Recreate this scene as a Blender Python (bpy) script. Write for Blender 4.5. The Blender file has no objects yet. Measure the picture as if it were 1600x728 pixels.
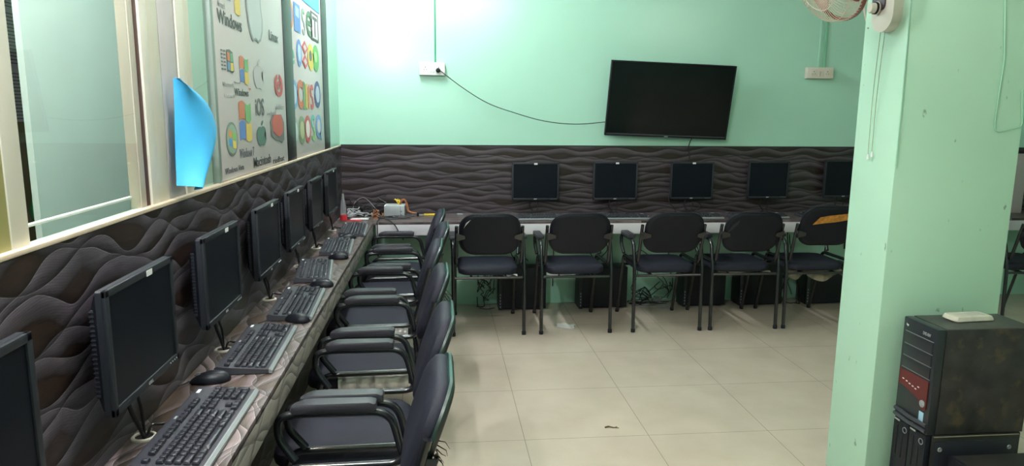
import bpy, bmesh, math, random
from mathutils import Vector, Matrix, Euler, Quaternion
PI = math.pi
rnd = random.Random(7)
S = bpy.context.scene
C = S.collection

# ------------------------------------------------------------------ camera
CAM_F, CAM_YAW, CAM_PITCH, CAM_ROLL, CAM_H = 1095.0, 0.1041, 0.1687, 0.0093, 1.5206
_f = Vector((math.sin(CAM_YAW)*math.cos(CAM_PITCH), math.cos(CAM_YAW)*math.cos(CAM_PITCH), -math.sin(CAM_PITCH)))
_r0 = Vector((math.cos(CAM_YAW), -math.sin(CAM_YAW), 0)); _u0 = _r0.cross(_f)
_r = math.cos(CAM_ROLL)*_r0 + math.sin(CAM_ROLL)*_u0
_u = -math.sin(CAM_ROLL)*_r0 + math.cos(CAM_ROLL)*_u0
CP = Vector((0, 0, CAM_H))
cd = bpy.data.cameras.new('camera'); cam = bpy.data.objects.new('camera', cd); C.objects.link(cam)
cd.sensor_width = 36; cd.lens = 36*CAM_F/1600; cd.clip_start = .02; cd.clip_end = 60
cam.matrix_world = Matrix(((_r.x, _u.x, -_f.x, 0), (_r.y, _u.y, -_f.y, 0), (_r.z, _u.z, -_f.z, CAM_H), (0, 0, 0, 1)))
S.camera = cam
S.view_settings.view_transform = 'Standard'; S.view_settings.look = 'None'
S.view_settings.gamma = 1; S.view_settings.use_curve_mapping = False
S.view_settings.exposure = 0.68

def ray(x, y): return _f + (x-800)/CAM_F*_r - (y-364)/CAM_F*_u
def onX(x, y, X): d = ray(x, y); return CP + d*(X/d.x)
def onY(x, y, Y): d = ray(x, y); return CP + d*(Y/d.y)
def onZ(x, y, Z): d = ray(x, y); return CP + d*((Z-CAM_H)/d.z)

# ------------------------------------------------------------------ world and lamp strengths
W = bpy.data.worlds.new('world'); S.world = W; W.use_nodes = True
W.node_tree.nodes['Background'].inputs[0].default_value = (.75, .85, 1, 1)
W.node_tree.nodes['Background'].inputs[1].default_value = .05
TUBE_NEAR, TUBE_BACK, TUBE_MID, TUBE_FILL, TUBE_SIDE = 165, 205, 130, 46, 340
COOL = (.93, .96, 1.0); WARM = (1.0, .93, .82)

# ------------------------------------------------------------------ helpers
def tag(o, label=None, cat=None, group=None, kind=None):
    if label: o['label'] = label
    if cat: o['category'] = cat
    if group: o['group'] = group
    if kind: o['kind'] = kind
    return o
def thing(name, label, cat, loc=(0, 0, 0), rotz=0, group=None):
    o = bpy.data.objects.new(name, None); C.objects.link(o)
    o.location = loc; o.rotation_euler = (0, 0, rotz); o.empty_display_size = .05
    return tag(o, label, cat, group)
def build(name, bm, mat, parent=None, sharp=38, **t):
    bmesh.ops.recalc_face_normals(bm, faces=bm.faces[:])
    th = math.radians(sharp)
    for f in bm.faces: f.smooth = True
    for e in bm.edges:
        if len(e.link_faces) == 2: e.smooth = e.calc_face_angle(0) < th
    me = bpy.data.meshes.new(name); bm.to_mesh(me); bm.free()
    me.materials.append(mat)
    o = bpy.data.objects.new(name, me); C.objects.link(o)
    if parent: o.parent = parent
    return tag(o, **t)
def struct(name, bm, mat, parent=None): return build(name, bm, mat, parent, kind='structure')
def copy_tree(o, parent=None):
    c = o.copy(); C.objects.link(c)
    if parent: c.parent = parent
    for ch in list(o.children): copy_tree(ch, c)
    return c
def BM(): return bmesh.new()
def merge(bm, t, M=None):
    if M is not None: bmesh.ops.transform(t, matrix=M, verts=t.verts[:])
    me = bpy.data.meshes.new('t'); t.to_mesh(me); t.free(); bm.from_mesh(me); bpy.data.meshes.remove(me)
def box(bm, c, s, bev=0, M=None, seg=2, taper=None):
    t = BM(); bmesh.ops.create_cube(t, size=1)
    for v in t.verts:
        k = 1
        if taper and v.co.z > 0: k = taper
        v.co = Vector((v.co.x*s[0]*k, v.co.y*s[1]*k, v.co.z*s[2]))
    if bev: bmesh.ops.bevel(t, geom=t.edges[:], offset=bev, segments=seg, profile=.6, affect='EDGES')
    T = Matrix.Translation(Vector(c))
    merge(bm, t, M @ T if M is not None else T)
    return bm
def spline(pts, n=6):
    P = [Vector(p) for p in pts]
    if len(P) < 3 or n < 2: return P
    out = []
    Q = [2*P[0]-P[1]] + P + [2*P[-1]-P[-2]]
    for i in range(1, len(Q)-2):
        a, b, c, d = Q[i-1:i+3]
        for k in range(n):
            t = k/n
            out.append(.5*((2*b) + (c-a)*t + (2*a-5*b+4*c-d)*t*t + (3*b-a-3*c+d)*t**3))
    out.append(P[-1]); return out
def fillet(pts, r, n=5):
    P = [Vector(p) for p in pts]; out = [P[0]]
    for i in range(1, len(P)-1):
        a = (P[i-1]-P[i]); b = (P[i+1]-P[i]); k = min(r, a.length*.48, b.length*.48)
        A = P[i]+a.normalized()*k; B = P[i]+b.normalized()*k
        for j in range(n+1):
            t = j/n; out.append(A*(1-t)**2 + P[i]*2*t*(1-t) + B*t*t)
    out.append(P[-1]); return out
def tube(bm, P, r, n=8, M=None):
    P = [Vector(p) for p in P]; t = BM(); rings = []
    d0 = (P[1]-P[0]).normalized(); a = d0.orthogonal().normalized()
    for i, p in enumerate(P):
        d = (P[min(i+1, len(P)-1)]-P[max(i-1, 0)])
        d = d.normalized() if d.length > 1e-9 else d0
        a = (a - d*a.dot(d)); a = a.normalized() if a.length > 1e-6 else d.orthogonal().normalized()
        b = d.cross(a); rr = r[i] if isinstance(r, (list, tuple)) else r
        rings.append([t.verts.new(p + (a*math.cos(2*PI*k/n)+b*math.sin(2*PI*k/n))*rr) for k in range(n)])
    for i in range(len(rings)-1):
        for k in range(n):
            t.faces.new((rings[i][k], rings[i][(k+1) % n], rings[i+1][(k+1) % n], rings[i+1][k]))
    t.faces.new(rings[0][::-1]); t.faces.new(rings[-1])
    merge(bm, t, M); return bm
def lathe(bm, prof, n=20, M=None):
    t = BM(); rings = []
    for (r, z) in prof:
        if r < 1e-6: rings.append([t.verts.new((0, 0, z))])
        else: rings.append([t.verts.new((r*math.cos(2*PI*k/n), r*math.sin(2*PI*k/n), z)) for k in range(n)])
    for i in range(len(rings)-1):
        A, B = rings[i], rings[i+1]
        for k in range(n):
            k2 = (k+1) % n
            if len(A) == 1 and len(B) == 1: continue
            if len(A) == 1: t.faces.new((A[0], B[k], B[k2]))
            elif len(B) == 1: t.faces.new((A[k], A[k2], B[0]))
            else: t.faces.new((A[k], A[k2], B[k2], B[k]))
    merge(bm, t, M); return bm
def prism(bm, poly, z0, z1, M=None):
    t = BM()
    a = [t.verts.new((x, y, z0)) for x, y in poly]; b = [t.verts.new((x, y, z1)) for x, y in poly]
    t.faces.new(a[::-1]); t.faces.new(b); n = len(poly)
    for i in range(n): t.faces.new((a[i], a[(i+1) % n], b[(i+1) % n], b[i]))
    bmesh.ops.triangulate(t, faces=[f for f in t.faces if len(f.verts) > 4])
    merge(bm, t, M); return bm
def rrect(w, h, r, n=6):
    out = []
    for cx, cy, a0 in ((w/2-r, h/2-r, 0), (-w/2+r, h/2-r, 90), (-w/2+r, -h/2+r, 180), (w/2-r, -h/2+r, 270)):
        for k in range(n+1):
            a = math.radians(a0+90*k/n); out.append((cx+r*math.cos(a), cy+r*math.sin(a)))
    return out
def cushion(bm, outline, layers, fn, core=(.75, .45, .18)):
    """outline in x,y; layers (scale, depth); fn maps (x,y,depth) to a point"""
    t = BM(); rings = []
    def ring(s, d): return [t.verts.new(fn(x*s, y*s, d)) for x, y in outline]
    first, last = layers[0], layers[-1]
    seq = [(first[0]*k, first[1]) for k in reversed(core)] + list(layers) + [(last[0]*k, last[1]) for k in core]
    rings = [ring(*q) for q in seq]; n = len(outline)
    for i in range(len(rings)-1):
        for k in range(n): t.faces.new((rings[i][k], rings[i][(k+1) % n], rings[i+1][(k+1) % n], rings[i+1][k]))
    for rg, q in ((rings[0], seq[0]), (rings[-1], seq[-1])):
        c = t.verts.new(fn(0, 0, q[1]))
        for k in range(n): t.faces.new((rg[k], rg[(k+1) % n], c))
    merge(bm, t); return bm
def grid(bm, fn, nu, nv, thick=None):
    t = BM(); V = [[t.verts.new(fn(i/nu, j/nv)) for j in range(nv+1)] for i in range(nu+1)]
    for i in range(nu):
        for j in range(nv): t.faces.new((V[i][j], V[i+1][j], V[i+1][j+1], V[i][j+1]))
    if thick:
        bmesh.ops.recalc_face_normals(t, faces=t.faces[:])
        bmesh.ops.solidify(t, geom=t.faces[:], thickness=thick)
    merge(bm, t); return bm
def text_bm(body, M, w=None, h=None, depth=.0006, shear=0):
    """flat lettering scaled into a w x h box (lower left at origin), then placed by M"""
    cu = bpy.data.curves.new('t', 'FONT'); cu.body = body; cu.extrude = 0; cu.size = 1; cu.resolution_u = 3; cu.offset = .014
    o = bpy.data.objects.new('t', cu); C.objects.link(o)
    bpy.context.view_layer.update()
    dg = bpy.context.evaluated_depsgraph_get()
    me = bpy.data.meshes.new_from_object(o.evaluated_get(dg))
    t = BM(); t.from_mesh(me)
    bpy.data.objects.remove(o); bpy.data.curves.remove(cu); bpy.data.meshes.remove(me)
    xs = [v.co.x for v in t.verts]; ys = [v.co.y for v in t.verts]
    x0, x1, y0, y1 = min(xs), max(xs), min(ys), max(ys)
    sy = h/(y1-y0) if h else w/(x1-x0); sx = w/(x1-x0) if w else sy
    for v in t.verts: v.co = Vector(((v.co.x-x0)*sx, (v.co.y-y0)*sy, 0))
    r = bmesh.ops.extrude_face_region(t, geom=t.faces[:])
    bmesh.ops.translate(t, vec=(0, 0, depth), verts=[g for g in r['geom'] if isinstance(g, bmesh.types.BMVert)])
    bmesh.ops.transform(t, matrix=M, verts=t.verts[:])
    return t
def frame(o, ex, ey):
    ex = Vector(ex).normalized(); ey = Vector(ey); ey = (ey-ex*ey.dot(ex)).normalized(); ez = ex.cross(ey)
    return Matrix(((ex.x, ey.x, ez.x, o[0]), (ex.y, ey.y, ez.y, o[1]), (ex.z, ey.z, ez.z, o[2]), (0, 0, 0, 1)))

# ------------------------------------------------------------------ materials
def mat(name, col, rough=.5, metal=0, spec=.5, noise=0, nscale=8, col2=None, bump=0, bscale=60, coat=0, emit=None):
    m = bpy.data.materials.new(name); m.use_nodes = True; nt = m.node_tree; p = nt.nodes['Principled BSDF']
    p.inputs['Base Color'].default_value = (*col, 1); p.inputs['Roughness'].default_value = rough
    p.inputs['Metallic'].default_value = metal; p.inputs['Specular IOR Level'].default_value = spec
    p.inputs['Coat Weight'].default_value = coat; p.inputs['Coat Roughness'].default_value = .15
    if emit: p.inputs['Emission Color'].default_value = (*emit[0], 1); p.inputs['Emission Strength'].default_value = emit[1]
    tc = nt.nodes.new('ShaderNodeTexCoord')
    if noise or col2:
        n = nt.nodes.new('ShaderNodeTexNoise'); n.inputs['Scale'].default_value = nscale; n.inputs['Detail'].default_value = 5
        nt.links.new(tc.outputs['Object'], n.inputs['Vector'])
        r = nt.nodes.new('ShaderNodeValToRGB'); c2 = col2 or tuple(min(1, c*(1+noise)) for c in col)
        c1 = col if col2 else tuple(c*(1-noise) for c in col)
        r.color_ramp.elements[0].color = (*c1, 1); r.color_ramp.elements[1].color = (*c2, 1)
        r.color_ramp.elements[0].position = .35; r.color_ramp.elements[1].position = .68
        nt.links.new(n.outputs['Fac'], r.inputs['Fac']); nt.links.new(r.outputs['Color'], p.inputs['Base Color'])
    if bump:
        n = nt.nodes.new('ShaderNodeTexNoise'); n.inputs['Scale'].default_value = bscale; n.inputs['Detail'].default_value = 3
        nt.links.new(tc.outputs['Object'], n.inputs['Vector'])
        b = nt.nodes.new('ShaderNodeBump'); b.inputs['Strength'].default_value = bump; b.inputs['Distance'].default_value = .004
        nt.links.new(n.outputs['Fac'], b.inputs['Height']); nt.links.new(b.outputs['Normal'], p.inputs['Normal'])
    return m
def glass_mat(name, tint=(1, 1, 1)):
    m = bpy.data.materials.new(name); m.use_nodes = True; nt = m.node_tree
    for n in list(nt.nodes):
        if n.type != 'OUTPUT_MATERIAL': nt.nodes.remove(n)
    out = [n for n in nt.nodes][0]
    tr = nt.nodes.new('ShaderNodeBsdfTransparent'); tr.inputs[0].default_value = (*tint, 1)
    gl = nt.nodes.new('ShaderNodeBsdfGlossy'); gl.inputs['Roughness'].default_value = .01
    fr = nt.nodes.new('ShaderNodeFresnel'); fr.inputs[0].default_value = 1.5
    mx = nt.nodes.new('ShaderNodeMixShader')
    ge = nt.nodes.new('ShaderNodeNewGeometry'); mm = nt.nodes.new('ShaderNodeMath'); mm.operation = 'SUBTRACT'; mm.inputs[0].default_value = 1; m2 = nt.nodes.new('ShaderNodeMath'); m2.operation = 'MULTIPLY'
    nt.links.new(ge.outputs['Backfacing'], mm.inputs[1]); nt.links.new(mm.outputs[0], m2.inputs[0]); nt.links.new(fr.outputs[0], m2.inputs[1])
    nt.links.new(m2.outputs[0], mx.inputs[0]); nt.links.new(tr.outputs[0], mx.inputs[1]); nt.links.new(gl.outputs[0], mx.inputs[2])
    nt.links.new(mx.outputs[0], out.inputs[0]); return m
def wave_mat(name, ua, va, tint=(1, 1, 1), bright=1.0, rough=.38, lu=.40, h=.155, seed=0.0, amp=.040, rim=1.0, void=.74, nf=4, lift=0.0, base=(.12, .11, .10)):
    """printed 3D-wave laminate: overlapping wave crests with a pale rim fading to brown"""
    m = bpy.data.materials.new(name); m.use_nodes = True; nt = m.node_tree; p = nt.nodes['Principled BSDF']
    L = nt.links.new
    def N(t): return nt.nodes.new(t)
    def M(op, a, b=None, c=None):
        n = N('ShaderNodeMath'); n.operation = op
        for i, v in enumerate((a, b, c)):
            if v is None: continue
            if isinstance(v, (int, float)): n.inputs[i].default_value = v
            else: L(v, n.inputs[i])
        return n.outputs[0]
    tc = N('ShaderNodeTexCoord'); sp = N('ShaderNodeSeparateXYZ'); L(tc.outputs['Object'], sp.inputs[0])
    u, v = sp.outputs[ua], sp.outputs[va]
    cb = N('ShaderNodeCombineXYZ'); L(u, cb.inputs[0]); L(v, cb.inputs[1]); cb.inputs[2].default_value = seed
    def noise(scale, sx=1, sy=1, det=2):
        mp = N('ShaderNodeMapping'); mp.inputs['Scale'].default_value = (sx, sy, 1); L(cb.outputs[0], mp.inputs[0])
        n = N('ShaderNodeTexNoise'); n.inputs['Scale'].default_value = scale; n.inputs['Detail'].default_value = det; L(mp.outputs[0], n.inputs['Vector']); return n.outputs['Fac']
    n1 = M('SUBTRACT', noise(1.6, 1, 1.6), .5); n2 = M('SUBTRACT', noise(2.3, 1, 1.3), .5)
    vv = M('ADD', v, M('MULTIPLY', n1, .10))
    k = 2*PI/lu
    def fam(freq, amp, ph, off, hh, warp):
        a = M('MULTIPLY_ADD', u, k*freq, ph); a = M('MULTIPLY_ADD', warp, 5.0, a)
        y = M('MULTIPLY', M('SINE', a), amp)
        s = M('DIVIDE', M('ADD', M('SUBTRACT', y, vv), off), hh)
        fr = M('FRACT', s); return M('MULTIPLY', fr, hh), M('FLOOR', s)
    d1, i1 = fam(1.0, amp, 0.0, 0, h, n2)
    d2, i2 = fam(1.0, amp, 2.6, h*.5, h, n1)
    d3, i3 = fam(.57, amp*1.35, 1.1, h*.25, h*1.27, n2)
    d4, i4 = fam(1.37, amp*.8, 4.0, h*.7, h*1.1, n1)
    d = M('MINIMUM', d1, d2)
    if nf > 2: d = M('MINIMUM', d, d3)
    if nf > 3: d = M('MINIMUM', d, d4)
    dn = M('DIVIDE', d, h*.42)
    cr = N('ShaderNodeValToRGB'); L(dn, cr.inputs[0]); e = cr.color_ramp.elements
    stops = [(0, .17*rim, .155*rim, .165*rim), (.045, .066, .058, .067), (.11, .074, .065, .077), (.38, .047, .040, .047), (void-.12, .026, .021, .023), (void, .011, .007, .006), (1, .020, .011, .008)]
    while len(e) < len(stops): e.new(.5)
    for el, s in zip(e, stops): el.position = s[0]; el.color = (s[1]*tint[0]*bright, s[2]*tint[1]*bright, s[3]*tint[2]*bright, 1)
    ups = [M('SUBTRACT', hh, dd) for hh, dd in ((h, d1), (h, d2), (h*1.27, d3), (h*1.1, d4))][:nf]
    up = ups[0]
    for q in ups[1:]: up = M('MINIMUM', up, q)
    edge = M('MINIMUM', M('MULTIPLY_ADD', up, 32.0, .30), 1.0)
    fine = noise(60, .25, 2.2, 4)
    streak = M('MULTIPLY_ADD', fine, .9, .55)
    lines = M('MULTIPLY_ADD', M('SINE', M('MULTIPLY', M('ADD', d1, M('MULTIPLY', d3, .5)), 2*PI/.0075)), .16, 1.0)
    tot = M('MULTIPLY', M('MULTIPLY', streak, lines), edge)
    blot = M('MULTIPLY_ADD', noise(3.0, 1, 2), .8, .6)
    tot = M('MULTIPLY', tot, blot)
    mx = N('ShaderNodeMix'); mx.data_type = 'RGBA'; mx.blend_type = 'MULTIPLY'; mx.inputs[0].default_value = 1
    lf = N('ShaderNodeMix'); lf.data_type = 'RGBA'; lf.inputs[0].default_value = lift; L(cr.outputs[0], lf.inputs[6]); lf.inputs[7].default_value = (*base, 1)
    L(lf.outputs[2], mx.inputs[6]); L(tot, mx.inputs[7]); L(mx.outputs[2], p.inputs['Base Color'])
    p.inputs['Roughness'].default_value = rough; p.inputs['Specular IOR Level'].default_value = .45
    b = N('ShaderNodeBump'); b.inputs['Strength'].default_value = .25; b.inputs['Distance'].default_value = .003
    L(M('ADD', M('MULTIPLY', dn, -1.0), M('MULTIPLY', fine, .5)), b.inputs['Height']); L(b.outputs[0], p.inputs['Normal'])
    return m
def wall_mat(name, col, rough=.42):
    m = mat(name, col, rough, spec=.4, bump=.06, bscale=14)
    nt = m.node_tree; p = nt.nodes['Principled BSDF']; tc = [n for n in nt.nodes if n.type == 'TEX_COORD'][0]
    n = nt.nodes.new('ShaderNodeTexNoise'); n.inputs['Scale'].default_value = 1.3; n.inputs['Detail'].default_value = 6
    nt.links.new(tc.outputs['Object'], n.inputs['Vector'])
    r = nt.nodes.new('ShaderNodeValToRGB'); r.color_ramp.elements[0].color = (*[c*.93 for c in col], 1); r.color_ramp.elements[1].color = (*[min(1, c*1.05) for c in col], 1)
    nt.links.new(n.outputs['Fac'], r.inputs['Fac']); nt.links.new(r.outputs[0], p.inputs['Base Color']); return m
def scuffed(name, col, dirt=(.10, .16, .10)):
    m = wall_mat(name, col, .5); nt = m.node_tree; p = nt.nodes['Principled BSDF']
    tc = [n for n in nt.nodes if n.type == 'TEX_COORD'][0]
    n = nt.nodes.new('ShaderNodeTexNoise'); n.inputs['Scale'].default_value = 22; n.inputs['Detail'].default_value = 8
    mp = nt.nodes.new('ShaderNodeMapping'); mp.inputs['Scale'].default_value = (1, 1, .55)
    nt.links.new(tc.outputs['Object'], mp.inputs[0]); nt.links.new(mp.outputs[0], n.inputs['Vector'])
    r = nt.nodes.new('ShaderNodeValToRGB'); r.color_ramp.elements[0].position = .69; r.color_ramp.elements[1].position = .73
    r.color_ramp.elements[1].color = (.65, .65, .65, 1)
    nt.links.new(n.outputs['Fac'], r.inputs[0])
    src = p.inputs['Base Color'].links[0].from_socket
    mx = nt.nodes.new('ShaderNodeMix'); mx.data_type = 'RGBA'
    nt.links.new(r.outputs[0], mx.inputs[0]); nt.links.new(src, mx.inputs[6]); mx.inputs[7].default_value = (*dirt, 1)
    nt.links.new(mx.outputs[2], p.inputs['Base Color']); return m
def tile_mat(name, T, x0, y0):
    m = bpy.data.materials.new(name); m.use_nodes = True; nt = m.node_tree; p = nt.nodes['Principled BSDF']; L = nt.links.new
    def M(op, a, b=None):
        n = nt.nodes.new('ShaderNodeMath'); n.operation = op
        for i, v in enumerate((a, b)):
            if v is None: continue
            if isinstance(v, (int, float)): n.inputs[i].default_value = v
            else: L(v, n.inputs[i])
        return n.outputs[0]
    tc = nt.nodes.new('ShaderNodeTexCoord'); sp = nt.nodes.new('ShaderNodeSeparateXYZ'); L(tc.outputs['Object'], sp.inputs[0])
    def edge(c, o):
        f = M('FRACT', M('DIVIDE', M('SUBTRACT', c, o-20*T), T)); return M('MINIMUM', f, M('SUBTRACT', 1.0, f))
    j = M('LESS_THAN', M('MINIMUM', edge(sp.outputs[0], x0), edge(sp.outputs[1], y0)), .0022)
    n = nt.nodes.new('ShaderNodeTexNoise'); n.inputs['Scale'].default_value = 4; n.inputs['Detail'].default_value = 8; L(tc.outputs['Object'], n.inputs['Vector'])
    r = nt.nodes.new('ShaderNodeValToRGB'); r.color_ramp.elements[0].position = .3; r.color_ramp.elements[1].position = .7
    r.color_ramp.elements[0].color = (.56, .465, .375, 1); r.color_ramp.elements[1].color = (.64, .54, .44, 1); L(n.outputs['Fac'], r.inputs[0])
    mx = nt.nodes.new('ShaderNodeMix'); mx.data_type = 'RGBA'; L(j, mx.inputs[0]); L(r.outputs[0], mx.inputs[6]); mx.inputs[7].default_value = (.27, .225, .17, 1)
    L(mx.outputs[2], p.inputs['Base Color']); p.inputs['Roughness'].default_value = .24; p.inputs['Specular IOR Level'].default_value = .5
    return m

M_wall = wall_mat('mint wall paint', (.41, .68, .545), .22)
M_pillar = scuffed('scuffed mint pillar paint', (.46, .70, .545))
M_ceil = mat('white ceiling paint', (.75, .77, .74), .8)
M_floor = tile_mat('beige vitrified tile', .6, .3918, 3.6789)
M_wl = wave_mat('wave laminate on partition', 1, 2, tint=(1.0, .95, 1.0), lu=.40, h=.115, amp=.026, bright=1.35, void=.88, rim=1.0, nf=3)
M_wb = wave_mat('wave laminate on far wall', 0, 2, tint=(1.08, .93, .95), bright=1.05, lu=.42, h=.125, amp=.014, seed=3, rim=.55)
M_dl = wave_mat('wave laminate on desk top', 1, 0, tint=(1.18, 1.05, 1.0), bright=2.8, rim=1.7, lu=.30, h=.10, amp=.03, rough=.33, seed=5, lift=.45, base=(.150, .114, .092))
M_df = wave_mat('wave laminate on desk edge', 1, 2, tint=(1.02, 1.0, .92), bright=4.0, rim=1.2, lu=.30, h=.10, amp=.025, rough=.4, seed=6, lift=.72, base=(.46, .43, .38))
M_db = wave_mat('wave laminate on far desk', 0, 1, tint=(1.3, 1.1, 1.0), bright=2.2, lu=.5, h=.10, amp=.012, rough=.35, seed=8, lift=.4, base=(.14, .12, .115))
M_fascia = mat('pale lilac laminate', (.62, .60, .63), .45)
M_cream = mat('cream aluminium', (.56, .52, .42), .4)
M_white = mat('white aluminium', (.66, .62, .53), .4)
M_beige = mat('beige sash', (.46, .41, .34), .45)
M_board = mat('greyish white board', (.50, .46, .46), .5, noise=.04)
M_maroon = mat('maroon rubber channel', (.07, .018, .016), .5)
M_olive = mat('olive sash with painted glow', (.34, .32, .12), .5)  # yellow light falling on the sash is put into this olive colour
M_glass = glass_mat('clear glass')
M_teal = mat('pale teal plaster', (.48, .63, .66), .7, noise=.03, nscale=3)
M_backroom = mat('olive plaster', (.17, .16, .10), .8)
M_black = mat('black plastic', (.0075, .0085, .0135), .42, spec=.3, bump=.04, bscale=300)
M_bezel = mat('charcoal bezel plastic', (.014, .0155, .022), .46, spec=.5)
M_lip = mat('bezel lip with painted glare', (.10, .105, .115), .3)  # paler than the bezel: glare along the lower lip put into the colour
M_screen = mat('dark screen', (.006, .0075, .012), .34, spec=.14)
M_tvscreen = mat('glossy television screen', (.004, .005, .006), .10, spec=.3)
M_key = mat('key plastic', (.020, .020, .029), .40)
M_kcase = mat('keyboard case plastic', (.040, .040, .050), .40)
M_silver = mat('grey satin plastic', (.22, .24, .25), .35)
M_label = mat('white sticker', (.75, .75, .75), .5)
M_print = mat('grey lettering', (.35, .35, .36), .5)
M_chrome = mat('bare screw metal', (.6, .6, .58), .35, metal=1)
M_steel = mat('black enamel tube', (.010, .011, .014), .25, spec=.6, coat=.4)
M_fabric = mat('charcoal mesh fabric', (.0155, .0155, .028), .62, spec=.3, bump=.25, bscale=420)
M_shell = mat('black chair back shell', (.006, .0072, .0125), .5, spec=.28, bump=.05, bscale=200)
M_teal_edge = mat('worn teal edge lining', (.011, .014, .015), .4, col2=(.012, .075, .058), nscale=5)
M_pad = mat('black rubbery arm pad', (.030, .029, .037), .42, spec=.4, bump=.08, bscale=200)
M_foam = mat('orange foam', (.52, .22, .035), .9, noise=.25, nscale=40, bump=.4, bscale=120)
M_ply = mat('raw plywood', (.45, .30, .15), .8, noise=.15, nscale=20)
M_rag = mat('torn lining cloth', (.20, .17, .12), .9, noise=.3, nscale=25)
M_fray = mat('brown frayed threads', (.028, .020, .016), .9)
M_foil = mat('silvery wrapping', (.62, .58, .55), .32, metal=.5, bump=.8, bscale=55)
M_cable = mat('black cable rubber', (.010, .010, .011), .45)
M_gcable = mat('grey cable', (.25, .25, .26), .5)
M_ivory = mat('ivory plastic', (.66, .60, .52), .45)
M_socket = mat('white socket plastic', (.80, .80, .78), .4)
M_dark = mat('dark hole', (.006, .006, .006), .8)
M_purple = mat('dark purple panel', (.045, .018, .035), .35)
M_fanmaroon = mat('maroon fan ring', (.20, .055, .045), .45)
M_fancage = mat('aged ivory fan guard', (.60, .52, .42), .5)
M_blue = mat('sky blue paper', (.055, .42, .78), .6, noise=.04, nscale=12)
M_poster = mat('white poster vinyl', (.56, .53, .52), .4)
M_post = mat('black post', (.010, .008, .012), .4)
M_conduit = mat('painted conduit', (.22, .50, .33), .45)
M_pcon = mat('pale painted conduit', (.34, .62, .47), .45)
M_case = mat('dusty black steel', (.012, .012, .013), .55, col2=(.032, .028, .025), nscale=7)
M_smps = mat('galvanised steel', (.42, .45, .46), .42, metal=.35)
M_orange = mat('orange wire bundle', (.34, .13, .055), .5, noise=.3, nscale=60)
M_yellow = mat('yellow plastic', (.75, .55, .03), .4)
M_red = mat('red plastic', (.55, .02, .03), .4)
M_rag2 = mat('dirty white cloth', (.55, .54, .52), .9)
M_tower_red = mat('dark red panel', (.10, .009, .011), .4)
M_bay = mat('drive bay plastic', (.018, .021, .026), .36)
M_bottle = mat('clear plastic', (.80, .82, .86), .18, spec=.5); M_bottle.node_tree.nodes['Principled BSDF'].inputs['Transmission Weight'].default_value = .75; M_bottle.node_tree.nodes['Principled BSDF'].inputs['IOR'].default_value = 1.15
M_wood = mat('cream timber ledge', (.60, .48, .36), .5, noise=.06, nscale=20)
def lamp_mat(name, col, s): return mat(name, (1, 1, 1), .5, emit=(col, s))

# ------------------------------------------------------------------ room shell
XL, XG, YB, ZW, ZD, XD, YD = -.745, -.758, 5.4886, 1.27, .744, -.4755, 5.037
XR, YF, ZC = 5.3, -1.3, 2.95
struct('floor', box(BM(), ((XR-2.6)/2, (YB+YF)/2, -.05), (XR+2.6+.2, YB-YF+.2, .1)), M_floor)
struct('ceiling', box(BM(), ((XR-2.6)/2, (YB+YF)/2, ZC+.05), (XR+2.6+.2, YB-YF+.2, .1)), M_ceil)
struct('wall_back', box(BM(), ((XR-2.6)/2, YB+.06, ZC/2), (XR+2.6, .12, ZC)), M_wall)
struct('wall_right', box(BM(), (XR+.06, (YB+YF)/2, ZC/2), (.12, YB-YF, ZC)), M_wall)
struct('wall_front', box(BM(), ((XR-2.6)/2, YF-.06, ZC/2), (XR+2.6, .12, ZC)), M_wall)
# left partition: lower board wall with the wave laminate, glazed above, solid above the glazing
struct('wall_left', box(BM(), (XL-.055, (YB+YF)/2, (ZW-.02)/2), (.09, YB-YF, ZW-.02)), M_wall)
struct('wall_left_upper', box(BM(), (XG-.02, (YB+YF)/2, (2.42+ZC)/2), (.09, YB-YF, ZC-2.42)), M_wall)
struct('wainscot_left', box(BM(), (XL-.005, (YB+YF)/2, (ZW-.008)/2), (.01, YB-YF, ZW-.008)), M_wl)
struct('wainscot_back', box(BM(), ((XR+XL)/2, YB-.006, (ZW+ZD)/2), (XR-XL, .012, ZW-ZD)), M_wb)
struct('trim_1', box(BM(), ((XR+XL)/2, YB-.008, ZW+.004), (XR-XL, .016, .008)), mat('dark trim', (.02, .03, .025), .5))
struct('trim_2', box(BM(), (-.755, (YB+YF)/2, ZW-.002), (.026, YB-YF, .010), .002), M_wood)
# store room behind the glazing
struct('wall_far_left', box(BM(), (-2.66, (YB+YF)/2, ZC/2), (.12, YB-YF, ZC)), M_backroom)
_e = onX(48, 190, -1.30).y
struct('wall_inner', box(BM(), (-1.31, (_e+YB)/2, ZC/2), (.02, YB-_e, ZC)), M_teal)
# pillar
PX0, PX1, PY0, PY1 = 1.69, 2.185, 2.458, 2.73
struct('wall_pillar', box(BM(), ((PX0+PX1)/2, (PY0+PY1)/2, ZC/2), (PX1-PX0, PY1-PY0, ZC), .006), M_pillar)

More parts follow.
